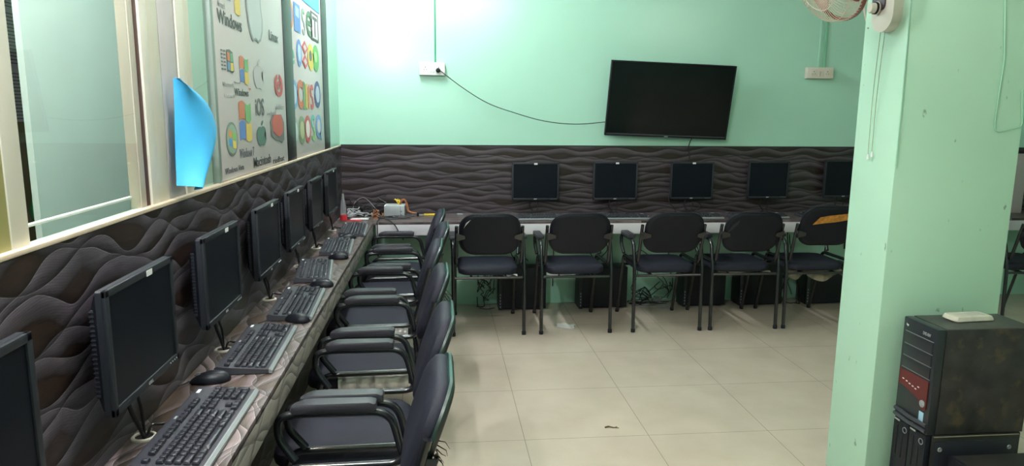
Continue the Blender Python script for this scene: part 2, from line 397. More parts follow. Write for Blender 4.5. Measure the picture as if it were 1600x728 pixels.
# glazing in the partition: frames by their Y ranges
def upright(name, y0, y1, m, x0=XG-.03, x1=XG+.012, z1=2.42, par=None):
    b = box(BM(), ((x0+x1)/2, (y0+y1)/2, (ZW+z1)/2), (x1-x0, y1-y0, z1-ZW), .003)
    return struct(name, b, m, par)
w1 = upright('window_1', 1.31, 1.365, M_white, x1=XG+.002)
upright('window_frame', 1.935, 1.985, M_white, par=w1, x1=XG+.002)
upright('window_sash', 1.872, 1.905, M_beige, par=w1, x1=XG-.001)
upright('window_channel', 1.905, 1.935, M_maroon, par=w1, x1=XG-.004)
upright('window_trim', 1.985, 2.06, M_cream, par=w1, x1=XG+.0)
struct('window_pane', box(BM(), (XG-.003, (1.365+1.872)/2, (ZW+2.42)/2), (.005, .507, 2.42-ZW)), M_glass, w1)
struct('window_rail', box(BM(), (XG-.030, 1.62, ZW+.030), (.012, .62, .006), .002), mat('pale teal rail', (.62, .74, .72), .4), w1)
w2 = upright('window_2', -1.0, 1.235, M_olive, x1=XG-.004)
upright('window_stile', 1.24, 1.31, M_olive, par=w2, x1=XG+.0)
upright('trim_3', 2.062, 2.182, M_board, x1=XG+.0)
upright('trim_4', 2.190, 2.256, M_white, x1=XG+.003)
upright('trim_5', 2.256, 2.312, M_cream, x1=XG+.0)
w3 = upright('window_3', 2.515, 2.545, mat('grey glazing edge', (.22, .27, .24), .4), x1=XG+.003)
struct('window_pane', box(BM(), (XG-.010, (2.312+2.515)/2, (ZW+2.42)/2), (.005, .203, 2.42-ZW)), M_glass, w3)
struct('window_backing', box(BM(), (XG-.026, (2.312+2.515)/2, (ZW+2.42)/2), (.01, .203, 2.42-ZW)), mat('pale mint sheet', (.40, .58, .49), .5), w3)
upright('trim_6', 3.635, 3.84, M_post, x1=XG+.006)
upright('trim_7', 4.80, 5.02, M_post, x1=XG+.006)
struct('wall_left_end', box(BM(), (XG-.02, (5.02+YB)/2, (ZW+2.42)/2), (.05, YB-5.02, 2.42-ZW)), M_wall)

# ------------------------------------------------------------------ tube lamps (out of the frame, they light the room)
def tube_light(label, a, b, col, s, r=.016):
    a, b = Vector(a), Vector(b)
    t = thing('tube_light', label, 'lamp', (a+b)/2, 0, None)
    a2, b2 = a-(a+b)/2, b-(a+b)/2
    build('tube', tube(BM(), [a2*.97, b2*.97], r, 10), lamp_mat('lit tube', col, s), t)
    return t
def batten(t, off, size):
    build('batten', box(BM(), off, size, .004), M_ivory, t)
t = thing('bulb_lamp', 'lit round lamp bulb on the partition near the camera, above the frame', 'lamp', (-.66, .94, 2.33))
build('bulb', lathe(BM(), [(0, -.05), (.025, -.0433), (.0433, -.025), (.05, 0), (.0433, .025), (.03, .042), (.02, .05), (0, .05)], 20), lamp_mat('lit bulb', COOL, TUBE_NEAR*3.9), t)
build('holder', lathe(BM(), [(0, .05), (.02, .05), (.022, .09), (.018, .10), (.018, .12), (0, .12)], 16), M_ivory, t)
build('holder_arm', tube(BM(), [(0, 0, .115), (-.052, 0, .115)], .012, 10), M_ivory, t)
t = tube_light('lit ceiling tube lamp near the far left corner, above the frame', (-.35, 3.9, 2.87), (-.35, 5.0, 2.87), COOL, TUBE_BACK); batten(t, (0, 0, .045), (.06, 1.2, .05))
t = tube_light('lit ceiling tube lamp over the middle of the room, above the frame', (-.35, 1.9, 2.88), (.85, 1.9, 2.88), (1, .97, .92), TUBE_MID); batten(t, (0, 0, .04), (1.25, .06, .05))
t = tube_light('lit ceiling tube lamp at the right of the room, out of view', (2.9, .2, 2.88), (4.1, .2, 2.88), WARM, TUBE_FILL); batten(t, (0, 0, .04), (1.25, .06, .05))
t = tube_light('unseen tube lamp added to light the store room behind the glass', (-1.0, 1.2, 2.86), (-1.0, 2.4, 2.86), WARM, TUBE_SIDE); batten(t, (0, 0, .06), (.06, 1.25, .07))  # lamp added out of sight to brighten the teal wall behind the glass

# ------------------------------------------------------------------ desks
GROM = [1.06, 1.662, 2.297, 2.935, 3.57, 4.066, 4.696]
GX = XL+.033
dk = thing('wall_desk', 'long narrow brown laminate desk along the left partition, carrying keyboards', 'desk', (0, 0, 0))
build('desk_top', box(BM(), ((XL+XD)/2, (-.9+YB-.014)/2, ZD-.010), (XD-XL, YB-.014+.9, .020), .002), M_dl, dk)
build('edge_board', box(BM(), (XD-.009, (-.9+YD+.006)/2, ZD-.054), (.018, YD+.006+.9, .088), .004), M_df, dk)
for y in (-.5, 1.0, 2.6, 4.2): build('bracket', prism(BM(), [(XL, .45), (XL, ZD-.02), (XD-.05, ZD-.02)], -.012, .012, Matrix(((1, 0, 0, 0), (0, 0, 1, y), (0, 1, 0, 0), (0, 0, 0, 1)))), M_black, dk)
for y in GROM:
    T = Matrix.Translation((GX, y, ZD))
    g = build('cable_ring', lathe(BM(), [(.021, 0), (.021, .005), (.024, .0065), (.028, .004), (.029, 0)], 24, T), M_ivory, dk)
    build('hole', lathe(BM(), [(0, .0012), (.021, .0012)], 20, T), M_dark, g)
db = thing('wall_desk', 'laminate desk along the far wall with a pale lilac front board', 'desk', (0, 0, 0))
build('desk_top', box(BM(), ((XD+XR)/2, (YD+YB-.014)/2, ZD-.010), (XR-XD, YB-.014-YD, .020), .002), M_db, db)
build('front_board', box(BM(), ((XD+XR)/2+.01, YD+.009, ZD-.058), (XR-XD-.02, .018, .080), .002), M_fascia, db)
for x in (.0, 1.28, 1.90, 3.4, 4.6): build('bracket', prism(BM(), [(YB, .42), (YB, ZD-.02), (YD+.08, ZD-.02)], -.012, .012, Matrix(((0, 0, 1, x), (1, 0, 0, 0), (0, 1, 0, 0), (0, 0, 0, 1)))), M_black, db)

# ------------------------------------------------------------------ posters on the partition
def place(px0, px1, X):
    a = onX(*px0, X); b = onX(*px1, X); return a, b
XP = XG+.004
def poster_board(name, label, y0, y1):
    t = thing(name, label, 'poster', (XG, y0, ZW+.006))
    z1 = 2.40
    b = box(BM(), (-.004, (y1-y0)/2, (z1-ZW-.006)/2), (.012, y1-y0, z1-ZW-.006), .001)
    build('panel', b, M_poster, t)
    return t
PCOL = {}
def pm(*c):
    if c not in PCOL: PCOL[c] = mat('print %d' % len(PCOL), c, .45)
    return PCOL[c]
def wm(t, bm): bmesh.ops.translate(bm, vec=-t.location, verts=bm.verts[:]); return bm
def words(t, body, p0, p1, col, X=XP):
    a, b = place(p0, p1, X)
    bm = text_bm(body, frame((X, a.y, a.z), (0, 1, 0), (0, 0, 1)), abs(b.y-a.y), abs(b.z-a.z))
    build('lettering', wm(t, bm), pm(*col), t)
def shape(t, name, pts, p0, p1, col, X=XP, lift=0, d=.0006):
    """pts in a unit box, stretched over the rectangle p0 (lower left) to p1 (upper right)"""
    a, b = place(p0, p1, X); w = b.y-a.y; h = b.z-a.z
    F = frame((X, a.y, a.z), (0, 1, 0), (0, 0, 1)); bm = BM()
    if pts[0] == 'arc':
        tt = BM(); n = len(pts[1])
        R = [[tt.verts.new((x*w, y*h, z)) for x, y in ring] for ring, z in ((pts[1], lift), (pts[1], lift+d), (pts[2], lift+d), (pts[2], lift))]
        for q in range(4):
            for k in range(n-1): tt.faces.new((R[q][k], R[q][k+1], R[(q+1) % 4][k+1], R[(q+1) % 4][k]))
        tt.faces.new([R[q][0] for q in range(4)]); tt.faces.new([R[q][n-1] for q in (3, 2, 1, 0)])
        merge(bm, tt, F)
    else: prism(bm, [(x*w, y*h) for x, y in pts], lift, lift+d, F)
    return build(name, wm(t, bm), pm(*col), t)
def ell(n=20, cx=.5, cy=.5, rx=.5, ry=.5, a0=0, a1=360): return [(cx+rx*math.cos(math.radians(a0+(a1-a0)*k/(n if a1-a0 < 360 else n))), cy+ry*math.sin(math.radians(a0+(a1-a0)*k/n))) for k in range(n if a1-a0 >= 360 else n+1)]
def arc_band(r0, r1, a0, a1, n=18, cx=.5, cy=.5): return ('arc', ell(n, cx, cy, r1, r1, a0, a1), ell(n, cx, cy, r0, r0, a0, a1))
def wavy(x0, x1, y0, y1, amp=.05, n=6):
    top = [(x0+(x1-x0)*k/n, y1+amp*math.sin(PI*(x0+(x1-x0)*k/n)*2)) for k in range(n+1)]
    bot = [(x0+(x1-x0)*k/n, y0+amp*math.sin(PI*(x0+(x1-x0)*k/n)*2)) for k in range(n+1)]
    return top+bot[::-1]
RED, GREEN, BLUE, YEL = (.55, .16, .07), (.16, .38, .13), (.10, .20, .50), (.68, .50, .10)
def flag(t, p0, p1):
    for n, (x0, x1, y0, y1), c in (('flag_red', (0, .47, .52, .95), RED), ('flag_green', (.53, 1, .52, .95), GREEN), ('flag_blue', (0, .47, .03, .47), BLUE), ('flag_yellow', (.53, 1, .03, .47), YEL)):
        shape(t, n, wavy(x0, x1, y0, y1), p0, p1, c)
APPLE = [(.5, .72), (.60, .76), (.74, .77), (.88, .70), (.95, .63), (.84, .55), (.80, .44), (.85, .33), (.98, .24), (.90, .10), (.78, .0), (.66, .01), (.54, .04), (.42, .01), (.30, .0), (.16, .10), (.05, .28), (.02, .48), (.10, .64), (.24, .74), (.38, .76)]
LEAF = [(.50, .80), (.52, .90), (.62, .98), (.72, 1.0), (.71, .90), (.62, .82)]
def apple(t, p0, p1, col):
    shape(t, 'emblem', APPLE, p0, p1, col); shape(t, 'emblem_leaf', LEAF, p0, p1, col)
p1 = poster_board('logo_poster', 'large white poster of computer system logos, left of the black post', 2.547, 3.633)
INK = (.05, .05, .05); GREY = (.32, .32, .32)
words(p1, 'Windows', (340, 35), (377, 30), INK)
words(p1, 'Microsoft', (340, 9), (351, 5), GREY)
shape(p1, 'flag_blue', wavy(0, .42, .0, 1, .05), (355, 1), (364, -30), BLUE)
shape(p1, 'flag_yellow', wavy(.5, 1, .0, 1, .05), (358, 15), (374, -14), YEL)
a_out = [(.02, 1.2), (.04, .7), (.10, .4), (.22, .12), (.35, .0), (.46, .05), (.55, .05), (.66, .0), (.82, .08), (.95, .3), (.99, .6), (.92, .9), (.9, 1.2)]
shape(p1, 'emblem', a_out, (386, 61), (409, 8), (.27, .31, .32))
shape(p1, 'emblem_highlight', [(.5+(x-.5)*.86, .06+y*.93) for x, y in a_out], (386, 61), (409, 8), (.52, .56, .56), lift=.0008)
words(p1, 'Linux', (421, 62), (434, 53), INK)
# waving early flag with trailing dots
shape(p1, 'flag_border', [(.45, .95), (.7, 1.0), (.95, .9), (1.0, .1), (.85, .02), (.6, .1), (.45, .05)], (346, 112), (364, 79), (.07, .09, .08))
for n, (x0, x1, y0, y1), c in (('flag_red', (.48, .68, .53, .88), RED), ('flag_green', (.72, .93, .53, .88), (.13, .32, .18)), ('flag_blue', (.48, .68, .14, .48), (.12, .26, .45)), ('flag_yellow', (.72, .93, .14, .48), YEL)):
    shape(p1, n, wavy(x0, x1, y0, y1, .03), (346, 112), (364, 79), c, lift=.0008)
for k in range(6):
    for q in range(2):
        shape(p1, 'flag_dash', [(.02+.2*q, .10+.15*k), (.16+.2*q, .10+.15*k), (.16+.2*q, .16+.15*k), (.02+.2*q, .16+.15*k)], (346, 112), (364, 79), (.1, .1, .1))
words(p1, 'Microsoft', (348, 134), (365, 130), GREY)
words(p1, 'Windows 95', (350, 152), (367, 148), GREY)
flag(p1, (376, 130), (387, 90))
words(p1, 'Windows', (367, 149), (388, 140), INK); words(p1, 'xp', (388, 141), (392, 138), (.6, .15, .08)); words(p1, 'Microsoft', (366, 130), (375, 128), GREY)
apple(p1, (397, 138), (410, 94), (.50, .49, .49))
shape(p1, 'emblem_ring', arc_band(.30, .5, -250, 80), (430, 151), (441, 117), (.50, .06, .07)); shape(p1, 'emblem_swirl', arc_band(.08, .2, -40, 250), (430, 151), (441, 117), (.50, .06, .07))
words(p1, 'debian', (431, 171), (443, 163), GREY)
words(p1, 'iOS', (400, 181), (412, 154), (.10, .10, .10))
words(p1, 'android', (418, 180), (431, 174), GREY)
flag(p1, (376, 222), (391, 158))
words(p1, 'Windows 7', (375, 248), (397, 229), (.12, .12, .14))
shape(p1, 'emblem_disc', ell(), (355, 246), (370, 190), (.16, .20, .17)); shape(p1, 'emblem_glow', ell(rx=.43, ry=.43), (355, 246), (370, 190), (.28, .38, .30), lift=.0007)
for n, (x0, x1, y0, y1), c in (('flag_red', (.2, .48, .52, .72), (.60, .28, .08)), ('flag_green', (.52, .8, .52, .72), (.25, .50, .12)), ('flag_blue', (.2, .48, .26, .48), (.10, .32, .62)), ('flag_yellow', (.52, .8, .26, .48), (.75, .55, .12))):
    shape(p1, n, wavy(x0, x1, y0, y1, .05), (355, 246), (370, 190), c, lift=.0013)
words(p1, 'Windows Vista', (352, 273), (381, 256), (.10, .10, .11))
apple(p1, (402, 229), (415, 188), (.07, .15, .12))
words(p1, 'Macintosh', (397, 262), (423, 240), (.07, .07, .07))
shape(p1, 'emblem', [(.05, .3), (.0, .75), (.15, .98), (.8, .98), (1, .7), (.97, .1), (.8, .0), (.6, .1), (.35, .12), (.2, .2)], (424, 226), (443, 178), (.14, .14, .14))
shape(p1, 'emblem_hat', [(.15, .45), (.12, .8), (.3, .98), (.75, .98), (.9, .7), (.88, .35), (.6, .22), (.35, .3)], (424, 226), (443, 178), (.50, .07, .05), lift=.0007)
words(p1, 'redhat', (427, 256), (444, 242), (.07, .07, .07))

p2 = poster_board('logo_poster', 'white poster of small round icon logos with blue header, beside the far black post', 3.842, 4.798)
shape(p2, 'header_band', [(0, 0), (1, 0), (1, 1), (0, 1)], (472, 0), (497, -30), (.08, .30, .62))
def icon(c, col, kind, col2=(.6, .6, .6), hw=4, hh=17):
    x, y = c; p0, p1_ = (x-hw, y+hh), (x+hw, y-hh)
    X2 = dict(lift=.0008)
    if kind == 'ring': shape(p2, 'icon_disc', ell(), p0, p1_, col); shape(p2, 'icon_centre', ell(rx=.30, ry=.32), p0, p1_, col2, **X2)
    elif kind == 'disc': shape(p2, 'icon_disc', ell(), p0, p1_, col); shape(p2, 'icon_centre', ell(rx=.2, ry=.2, cx=.45, cy=.55), p0, p1_, col2, **X2)
    elif kind == 'square': shape(p2, 'icon_square', [(0, 0), (1, 0), (1, 1), (0, 1)], p0, p1_, col); shape(p2, 'icon_centre', [(.2, .55), (.75, .5), (.8, .85), (.25, .9)], p0, p1_, col2, **X2)
    elif kind == 'bars':
        for k, cc in enumerate((col, col2, RED)): shape(p2, 'icon_bar', [(.02+.33*k, .0+.06*k), (.30+.33*k, .0), (.30+.33*k, .95), (.02+.33*k, 1-.1*k)], p0, p1_, cc)
    elif kind == 'lattice':
        for k in (0, 1): shape(p2, 'icon_loop', [(.5, .5*k), (1, .25+.5*k), (.5, .5+.5*k), (0, .25+.5*k)], p0, p1_, col); shape(p2, 'icon_centre', [(.5, .12+.5*k), (.75, .25+.5*k), (.5, .38+.5*k), (.25, .25+.5*k)], p0, p1_, col2, **X2)
    elif kind == 'c': shape(p2, 'icon_curve', arc_band(.26, .5, 40, 320), p0, p1_, col)
    elif kind == 's':
        shape(p2, 'icon_curve', arc_band(.10, .27, 20, 260, cy=.73), p0, p1_, col); shape(p2, 'icon_curve', arc_band(.10, .27, -160, 90, cy=.27), p0, p1_, col2)
    elif kind == 'q': shape(p2, 'icon_disc', ell(), p0, p1_, col); shape(p2, 'icon_centre', ell(rx=.28, ry=.3), p0, p1_, col2, **X2); shape(p2, 'icon_tail', [(.6, .25), (.8, .3), (1.0, -.1), (.8, -.1)], p0, p1_, col)
    else:
        a, b = place(p0, p1_, XP)
        build('icon_letter', wm(p2, text_bm(kind, frame((XP, a.y, a.z), (0, 1, 0), (0, 0, 1)), b.y-a.y, b.z-a.z)), pm(*col), p2)
WHT = (.56, .53, .52)
icon((453, 22), (.55, .20, .06), 'ring', (.12, .22, .50), 4, 20); icon((464, 28), (.10, .22, .52), 'square', (.35, .50, .72), 4, 19); icon((474, 34), (.20, .34, .22), 's', (.3, .3, .3), 4, 18); icon((483, 38), (.05, .12, .06), 'e', hw=4, hh=17)
shape(p2, 'icon_frame', [(0, 0), (1, 0), (1, 1), (0, 1)], (486.5, 61), (496.5, 25), INK); shape(p2, 'icon_square', [(.14, .08), (.86, .08), (.86, .92), (.14, .92)], (486.5, 61), (496.5, 25), WHT, lift=.0007)
_a, _b = place((488.5, 56), (494.5, 30), XP); build('icon_letter', wm(p2, text_bm('T', frame((XP+.0014, _a.y, _a.z), (0, 1, 0), (0, 0, 1)), _b.y-_a.y, _b.z-_a.z)), pm(*INK), p2)
icon((456, 88), (.08, .35, .22), 'e', hw=3.5, hh=11); icon((467.5, 83), (.12, .25, .55), 'ring', (.45, .6, .7), 3, 20); icon((476.5, 86), (.5, .06, .08), 'lattice', WHT, 4, 20); icon((485.5, 90), (.62, .50, .08), 'disc', (.08, .08, .1), 4, 19); icon((493.5, 92), (.12, .42, .10), 'disc', (.4, .65, .25), 4, 19)
icon((459.5, 148), (.18, .33, .58), 'ring', (.5, .62, .75), 5, 23); icon((470, 148), (.50, .12, .05), 'c', hw=5, hh=22); icon((479, 150), (.14, .30, .14), 'bars', (.55, .42, .08), 4.5, 21); icon((487.5, 152), (.50, .06, .07), 's', (.50, .06, .07), 4, 19); icon((496, 148), (.05, .06, .20), 'ring', (.45, .5, .6), 4, 20)
icon((461.5, 206), (.35, .42, .38), 'ring', (.55, .62, .58), 4.5, 24); icon((472, 204), (.16, .24, .12), 'ring', (.42, .42, .22), 4.5, 23); icon((481, 202), (.45, .07, .06), 'ring', (.70, .62, .60), 4, 22); icon((489.6, 200), (.10, .40, .35), 's', (.2, .45, .15), 5, 21); icon((498, 198), (.14, .28, .55), 'q', WHT, 3.8, 19)

# ------------------------------------------------------------------ blue paper hanging on the partition
def blue(u, v):
    L = [(271, 122), (272.5, 180), (274, 240), (276, 290)]; R = [(274, 122), (300, 139), (324, 163), (337, 196), (335, 226), (321, 260), (303, 296)]
    def q(P, t):
        s = spline([(p[0], p[1], 0) for p in P], 8); i = t*(len(s)-1); k = min(int(i), len(s)-2); return s[k].lerp(s[k+1], i-k)
    a, b = q(L, v), q(R, v); X = XG+.020
    a3 = onX(a.x, a.y, X); b3 = onX(b.x, b.y, X+.035)
    p = a3.lerp(b3, u); p.x = X + .035*u + .045*math.sin(PI*u)*(.35+.65*v)
    return p
o = build('paper_sheet', grid(BM(), blue, 16, 20, .0012), M_blue, sharp=70)
tag(o, 'bright blue curled paper sheet hanging on the white partition frame', 'paper')
# notice seen through the glass, and a green bag below it
nt_ = thing('notice_sheet', 'printed notice on the wall behind the glass at far left', 'notice')
na, nb = onX(14, 0, -2.585), onX(50, 190, -2.585)
X_ = -2.595
build('sheet', box(BM(), (X_, (na.y+nb.y)/2+.06, (na.z+nb.z)/2+.15), (.004, abs(nb.y-na.y)+.5, abs(na.z-nb.z)+.3)), mat('bluish paper', (.45, .48, .60), .6), nt_)
ln = BM()
for k in range(58):
    if k in (14, 15, 31, 40): continue
    z = nb.z+.02+k*.021
    box(ln, (X_+.0025, (na.y+nb.y)/2+.06+rnd.uniform(-.02, .02), z), (.001, abs(nb.y-na.y)+.36, .006))
build('print_lines', ln, mat('notice ink', (.10, .11, .16), .6), nt_)
gb = BM(); gc = onX(61, 322, -1.9)
lathe(gb, [(0, -.11), (.03, -.10), (.045, -.04), (.03, .03), (.012, .09), (.014, .12), (0, .121)], 10)


gbag = build('bag', gb, mat('green polythene', (.02, .28, .10), .35)); gbag.location = (-2.54, onX(58, 320, -2.54).y, onX(58, 320, -2.54).z); tag(gbag, 'small green bag hanging on the wall behind the glass', 'bag')

# ------------------------------------------------------------------ monitors
def make_monitor(w, h, mount, sticker, logo, cables, left=True, gdx=0, tall=.2):
    """local: faces -y, x to its right, origin at the bottom centre of the bezel front"""
    t = thing('monitor', '', 'monitor')
    b = .016 if left else .013
    bm = BM()
    prism(bm, rrect(w, h, .006, 3), -.012, 0, frame((0, 0, h/2), (1, 0, 0), (0, 0, 1)))   # deep outer casing
    for (cx, cz, sx, sz) in ((0, h-b/2, w, b), (0, b/2+.001, w, b+.002), (-w/2+b/2, h/2, b, h), (w/2-b/2, h/2, b, h)):
        box(bm, (cx, .002-.006, cz), (sx, .010, sz), .0025)
    build('bezel', bm, M_bezel, t)
    build('screen', box(BM(), (0, -.0035, h/2), (w-2*b+.002, .003, h-2*b+.002)), M_screen, t)
    bm = BM(); tt = BM(); R = []
    for (y, sx, sz, zc) in ((.011, .985, .985, h/2), (.018, .97, .95, h/2), (.036, .84, .78, h/2-.005), (.048, .74, .66, h/2-.006)):
        R.append([tt.verts.new((x, y, zc+z)) for x, z in rrect(w*sx, h*sz, .012, 3)])
    for i in range(len(R)-1):
        for k in range(len(R[0])): tt.faces.new((R[i][k], R[i][(k+1) % len(R[0])], R[i+1][(k+1) % len(R[0])], R[i+1][k]))
    tt.faces.new(R[-1]); tt.faces.new(R[0][::-1]); merge(bm, tt)
    bk = build('back_housing', bm, M_black, t)
    for s in (-1, 1):
        bm = box(BM(), (s*w*.437, .0245, h*.49), (.020, .014, h*.70), .001)
        for k in range(19): box(bm, (s*w*.441, .0255, h*.16+k*h*.037), (.020, .015, .0035), .0008, None)
        build('vent_grille', bm, M_bezel, bk)
    bm = box(BM(), (0, (.048+mount)/2, h/2), (.075, mount-.048, .075), .003); box(bm, (0, mount-.004, h/2), (.12, .008, .12), .002)
    build('wall_bracket', bm, M_black, t)
    if sticker is not None: build('sticker', box(BM(), (sticker*w, -.0095, h-.010), (.030 if left else .026, .0012, .013)), M_label, t, label='small white sticker')
    build('lower_lip', prism(BM(), [(-.0075, .004), (-.0075, b-.001), (-.0045, b+.0025), (-.001, b+.0025), (-.001, .004)], -w/2+b*.6, w/2-b*.6, Matrix(((0, 0, 1, 0), (1, 0, 0, 0), (0, 1, 0, 0), (0, 0, 0, 1)))), M_lip, t)
    build('logo', text_bm(logo, frame((-.012, -.0092, .0045), (1, 0, 0), (0, 0, 1)), .024, .0075), M_label if not left else M_print, t)
    for k in range(4): build('button', lathe(BM(), [(0, .002), (.002, .002), (.0026, 0)], 8, frame((w/2-.022-.013*k, -.0088, .009), (1, 0, 0), (0, 0, 1))), M_silver, t)
    for k, P in enumerate(cables): build('cable', tube(BM(), spline(P, 6), .0034 if k != 1 else .0048, 7), M_cable, t)
    return t
MON = [(.825, 1.188), (1.446, 1.809), (2.043, 2.406), (2.645, 3.015), (3.205, 3.560), (3.775, 4.105), (4.325, 4.705)]
MLAB = ['black monitor nearest the camera, cut off by the left edge', 'black monitor second along the left partition, large with a white sticker', 'black monitor third along the left partition, behind the large one',
        'black monitor fourth along the left partition, under the poster start', 'black monitor fifth along the left partition', 'black monitor sixth along the left partition, no white sticker', 'black monitor last in the left row, beside the far corner']
STK = [None, .10, .12, .14, .10, None, .12]
for i, (y0, y1) in enumerate(MON):
    w = y1-y0; h = .270; yc = (y0+y1)/2; zb = .890; gz = ZD-zb
    gy = GROM[i]-yc; xf = -.680; gx = -(GX-xf)      # local y toward the wall
    cab = [[(.01, .030, .03), (gy*.5+.01, .036, gz*.2), (gy+.004, gx+.002, gz*.55), (gy+.004, gx, gz+.002)],
           [(gy-.06, .030, .03), (gy-.055, .036, gz*.25), (gy-.03, gx-.004, gz*.72), (gy-.008, gx-.004, gz+.002)],
           [(gy+.008, gx-.004, gz+.003), (gy+.02, gx-.012, gz+.022), (gy+.05, gx-.02, gz+.010), (gy+.075, gx-.045, gz+.004)]]
    m = make_monitor(w, h, XL*-1+xf-.0005, STK[i], 'DELL', cab)
    m.location = (xf, yc, zb); m.rotation_euler = (0, 0, PI/2)
    tag(m, MLAB[i], None, 'monitors on the left partition')
BMON = [(799.5, 874, 254, 312.5), (926, 997, 253, 312), (1046, 1116, 253, 311), (1166.5, 1234, 252, 309.5), (1285, 1353, 250, 308)]
BLAB = ['black monitor on the far wall, first from the left with white sticker', 'black monitor on the far wall, below left half of the television', 'black monitor on the far wall, below the television cord', 'black monitor on the far wall, fourth from the left, no sticker', 'black monitor on the far wall, half hidden behind the pillar']
BS = [0, .03, .03, None, None]
for i, (x0, x1, yt, yb) in enumerate(BMON):
    a = onY(x0, yb, 5.41); b = onY(x1, yt, 5.41); w = b.x-a.x; h = b.z-a.z; gz = ZD-a.z
    cab = [[(.01, .03, .02), (.03, .035, gz*.4), (.02, .035, gz*.8), (.03, .03, gz+.006)], [(-.02, .03, .02), (-.04, .035, gz*.45), (-.01, .035, gz*.85), (-.03, .03, gz+.007)]]
    if i == 2: cab.append([(-.17, .06, .03), (-.16, .045, gz*.3), (-.12, .04, gz*.7), (-.10, .06, gz+.006)]); cab.append([(.0, .05, .02), (.07, .04, gz*.25), (.10, .04, gz*.5), (.06, .05, gz*.9), (.05, .06, gz+.006)])
    m = make_monitor(w, h, YB-.012-5.41-.0005, BS[i], 'acer', cab, left=False)
    m.location = ((a.x+b.x)/2, 5.41, a.z); tag(m, BLAB[i], None, 'monitors on the far wall')
m = copy_tree(m); m.location = (4.05, 5.41, .872); tag(m, 'black monitor on the far wall, glimpsed right of the pillar', None, 'monitors on the far wall')

# ------------------------------------------------------------------ keyboards and mice
def make_keyboard():
    t = thing('keyboard', '', 'keyboard'); w, d = .445, .165
    def top(y): return .0165 + (y+d/2)/d*.013
    bm = BM(); prof = [(-d/2, .002), (-d/2, .010), (-d/2+.006, .0155), (-d/2+.02, top(-d/2+.02)-.003), (d/2-.03, top(d/2-.03)-.003), (d/2-.008, .028), (d/2, .024), (d/2, .004)]
    prism(bm, prof, -w/2, w/2, Matrix(((0, 0, 1, 0), (1, 0, 0, 0), (0, 1, 0, 0), (0, 0, 0, 1))))
    for x in (-.19, .19):
        for y in (-.06, .06): box(bm, (x, y, .001), (.03, .01, .002))
    build('case', bm, M_kcase, t)
    bm = BM(); prism(bm, [(-d/2-.001, .003), (-d/2-.001, .0105), (-d/2+.0055, .0162), (-d/2+.009, .0162), (-d/2+.009, .003)], -w/2-.0005, w/2+.0005, Matrix(((0, 0, 1, 0), (1, 0, 0, 0), (0, 1, 0, 0), (0, 0, 0, 1))))
    build('front_edge', bm, M_silver, t, label='front edge with glare painted grey')  # glare on the black plastic edge, put in as a grey strip
    u = .0186; x0 = -w/2+.011; ang = math.atan(.013/d)
    rows = [-.0545+.0187*k for k in range(5)]; fy = .0505
    def key(bm, x, y, kw, kd=u): box(bm, (x+kw/2, y, top(y)+.002), (kw-.0022, kd-.0022, .0075), .0012, None, 1, .80)
    L, F, N, P, SB, AR, SY = BM(), BM(), BM(), BM(), BM(), BM(), BM()
    lay = [[1.25, 1.25, 1.25, None, 1.25, 1.25, 1.25, 1.25], [2.25]+[1]*10+[2.75], [1.75]+[1]*11+[2.25], [1.5]+[1]*12+[1.5], [1]*13+[2]]
    for r, row in enumerate(lay):
        x = x0
        for k in row:
            if k is None: key(SB, x, rows[r], 6.25*u); x += 6.25*u
            else: key(L, x, rows[r], k*u); x += k*u
    EK = BM(); key(EK, x0, fy, u); build('escape_key', EK, M_key, t)
    for k in [2, 3, 4, 5, 6.5, 7.5, 8.5, 9.5, 11, 12, 13, 14]: key(F, x0+k*u, fy, u)
    nx = x0+15*u+.010
    for k in range(3):
        key(SY, nx+k*u, fy, u); key(N, nx+k*u, rows[4], u); key(N, nx+k*u, rows[3], u); key(AR, nx+k*u, rows[0], u)
    key(AR, nx+u, rows[1], u)
    px = nx+3*u+.010
    for r in range(5):
        for k in range(4):
            if r == 0 and k == 1: continue
            if r == 0 and k == 0: key(P, px, rows[0], 2*u); continue
            if k == 3 and r in (0, 2): continue
            if k == 3 and r in (1, 3): key(P, px+3*u, rows[r]-.0093, u, u*2); continue
            key(P, px+k*u, rows[r], u)
    build('letter_keys', L, M_key, t); build('space_bar', SB, M_key, t); build('function_keys', F, M_key, t); build('navigation_keys', N, M_key, t); build('number_pad', P, M_key, t); build('arrow_keys', AR, M_key, t); build('system_keys', SY, M_key, t)
    build('sticker', box(BM(), (px+.045, d/2-.017, top(d/2-.017)-.0012), (.024, .009, .0012), 0), M_label, t, label='small white sticker')
    build('logo', box(BM(), (.02, d/2-.016, top(d/2-.016)-.0012), (.016, .005, .0010), 0), M_print, t)
    build('cable', tube(BM(), spline([(.03, d/2-.004, .012), (.035, d/2+.004, .010), (.05, d/2+.008, .005), (.075, d/2+.010, .004), (.10, d/2+.004, .004)], 6), .002, 6), M_cable, t)
    return t
kb0 = make_keyboard()
KB = [(-.588, 1.69, 0), (-.593, 2.285, 1.5), (-.575, 2.835, 2.5), (-.612, 3.44, 7), (-.588, 4.06, 4), (-.566, 4.66, 3)]
KL = ['black keyboard nearest the camera on the left desk, large in front', 'black keyboard second on the left desk, past the first mouse', 'black keyboard third on the left desk', 'black keyboard fourth on the left desk, turned slightly askew', 'greyish black keyboard fifth on the left desk', 'black keyboard last on the left desk, near the cable clutter']
for i, (x, y, a) in enumerate(KB):
    k = kb0 if i == 0 else copy_tree(kb0)
    k.location = (x, y, ZD); k.rotation_euler = (0, 0, PI/2+math.radians(a)); tag(k, KL[i], None, 'keyboards on the left desk')
KBX = [.80, 1.36, 1.93, 2.45, 3.02]
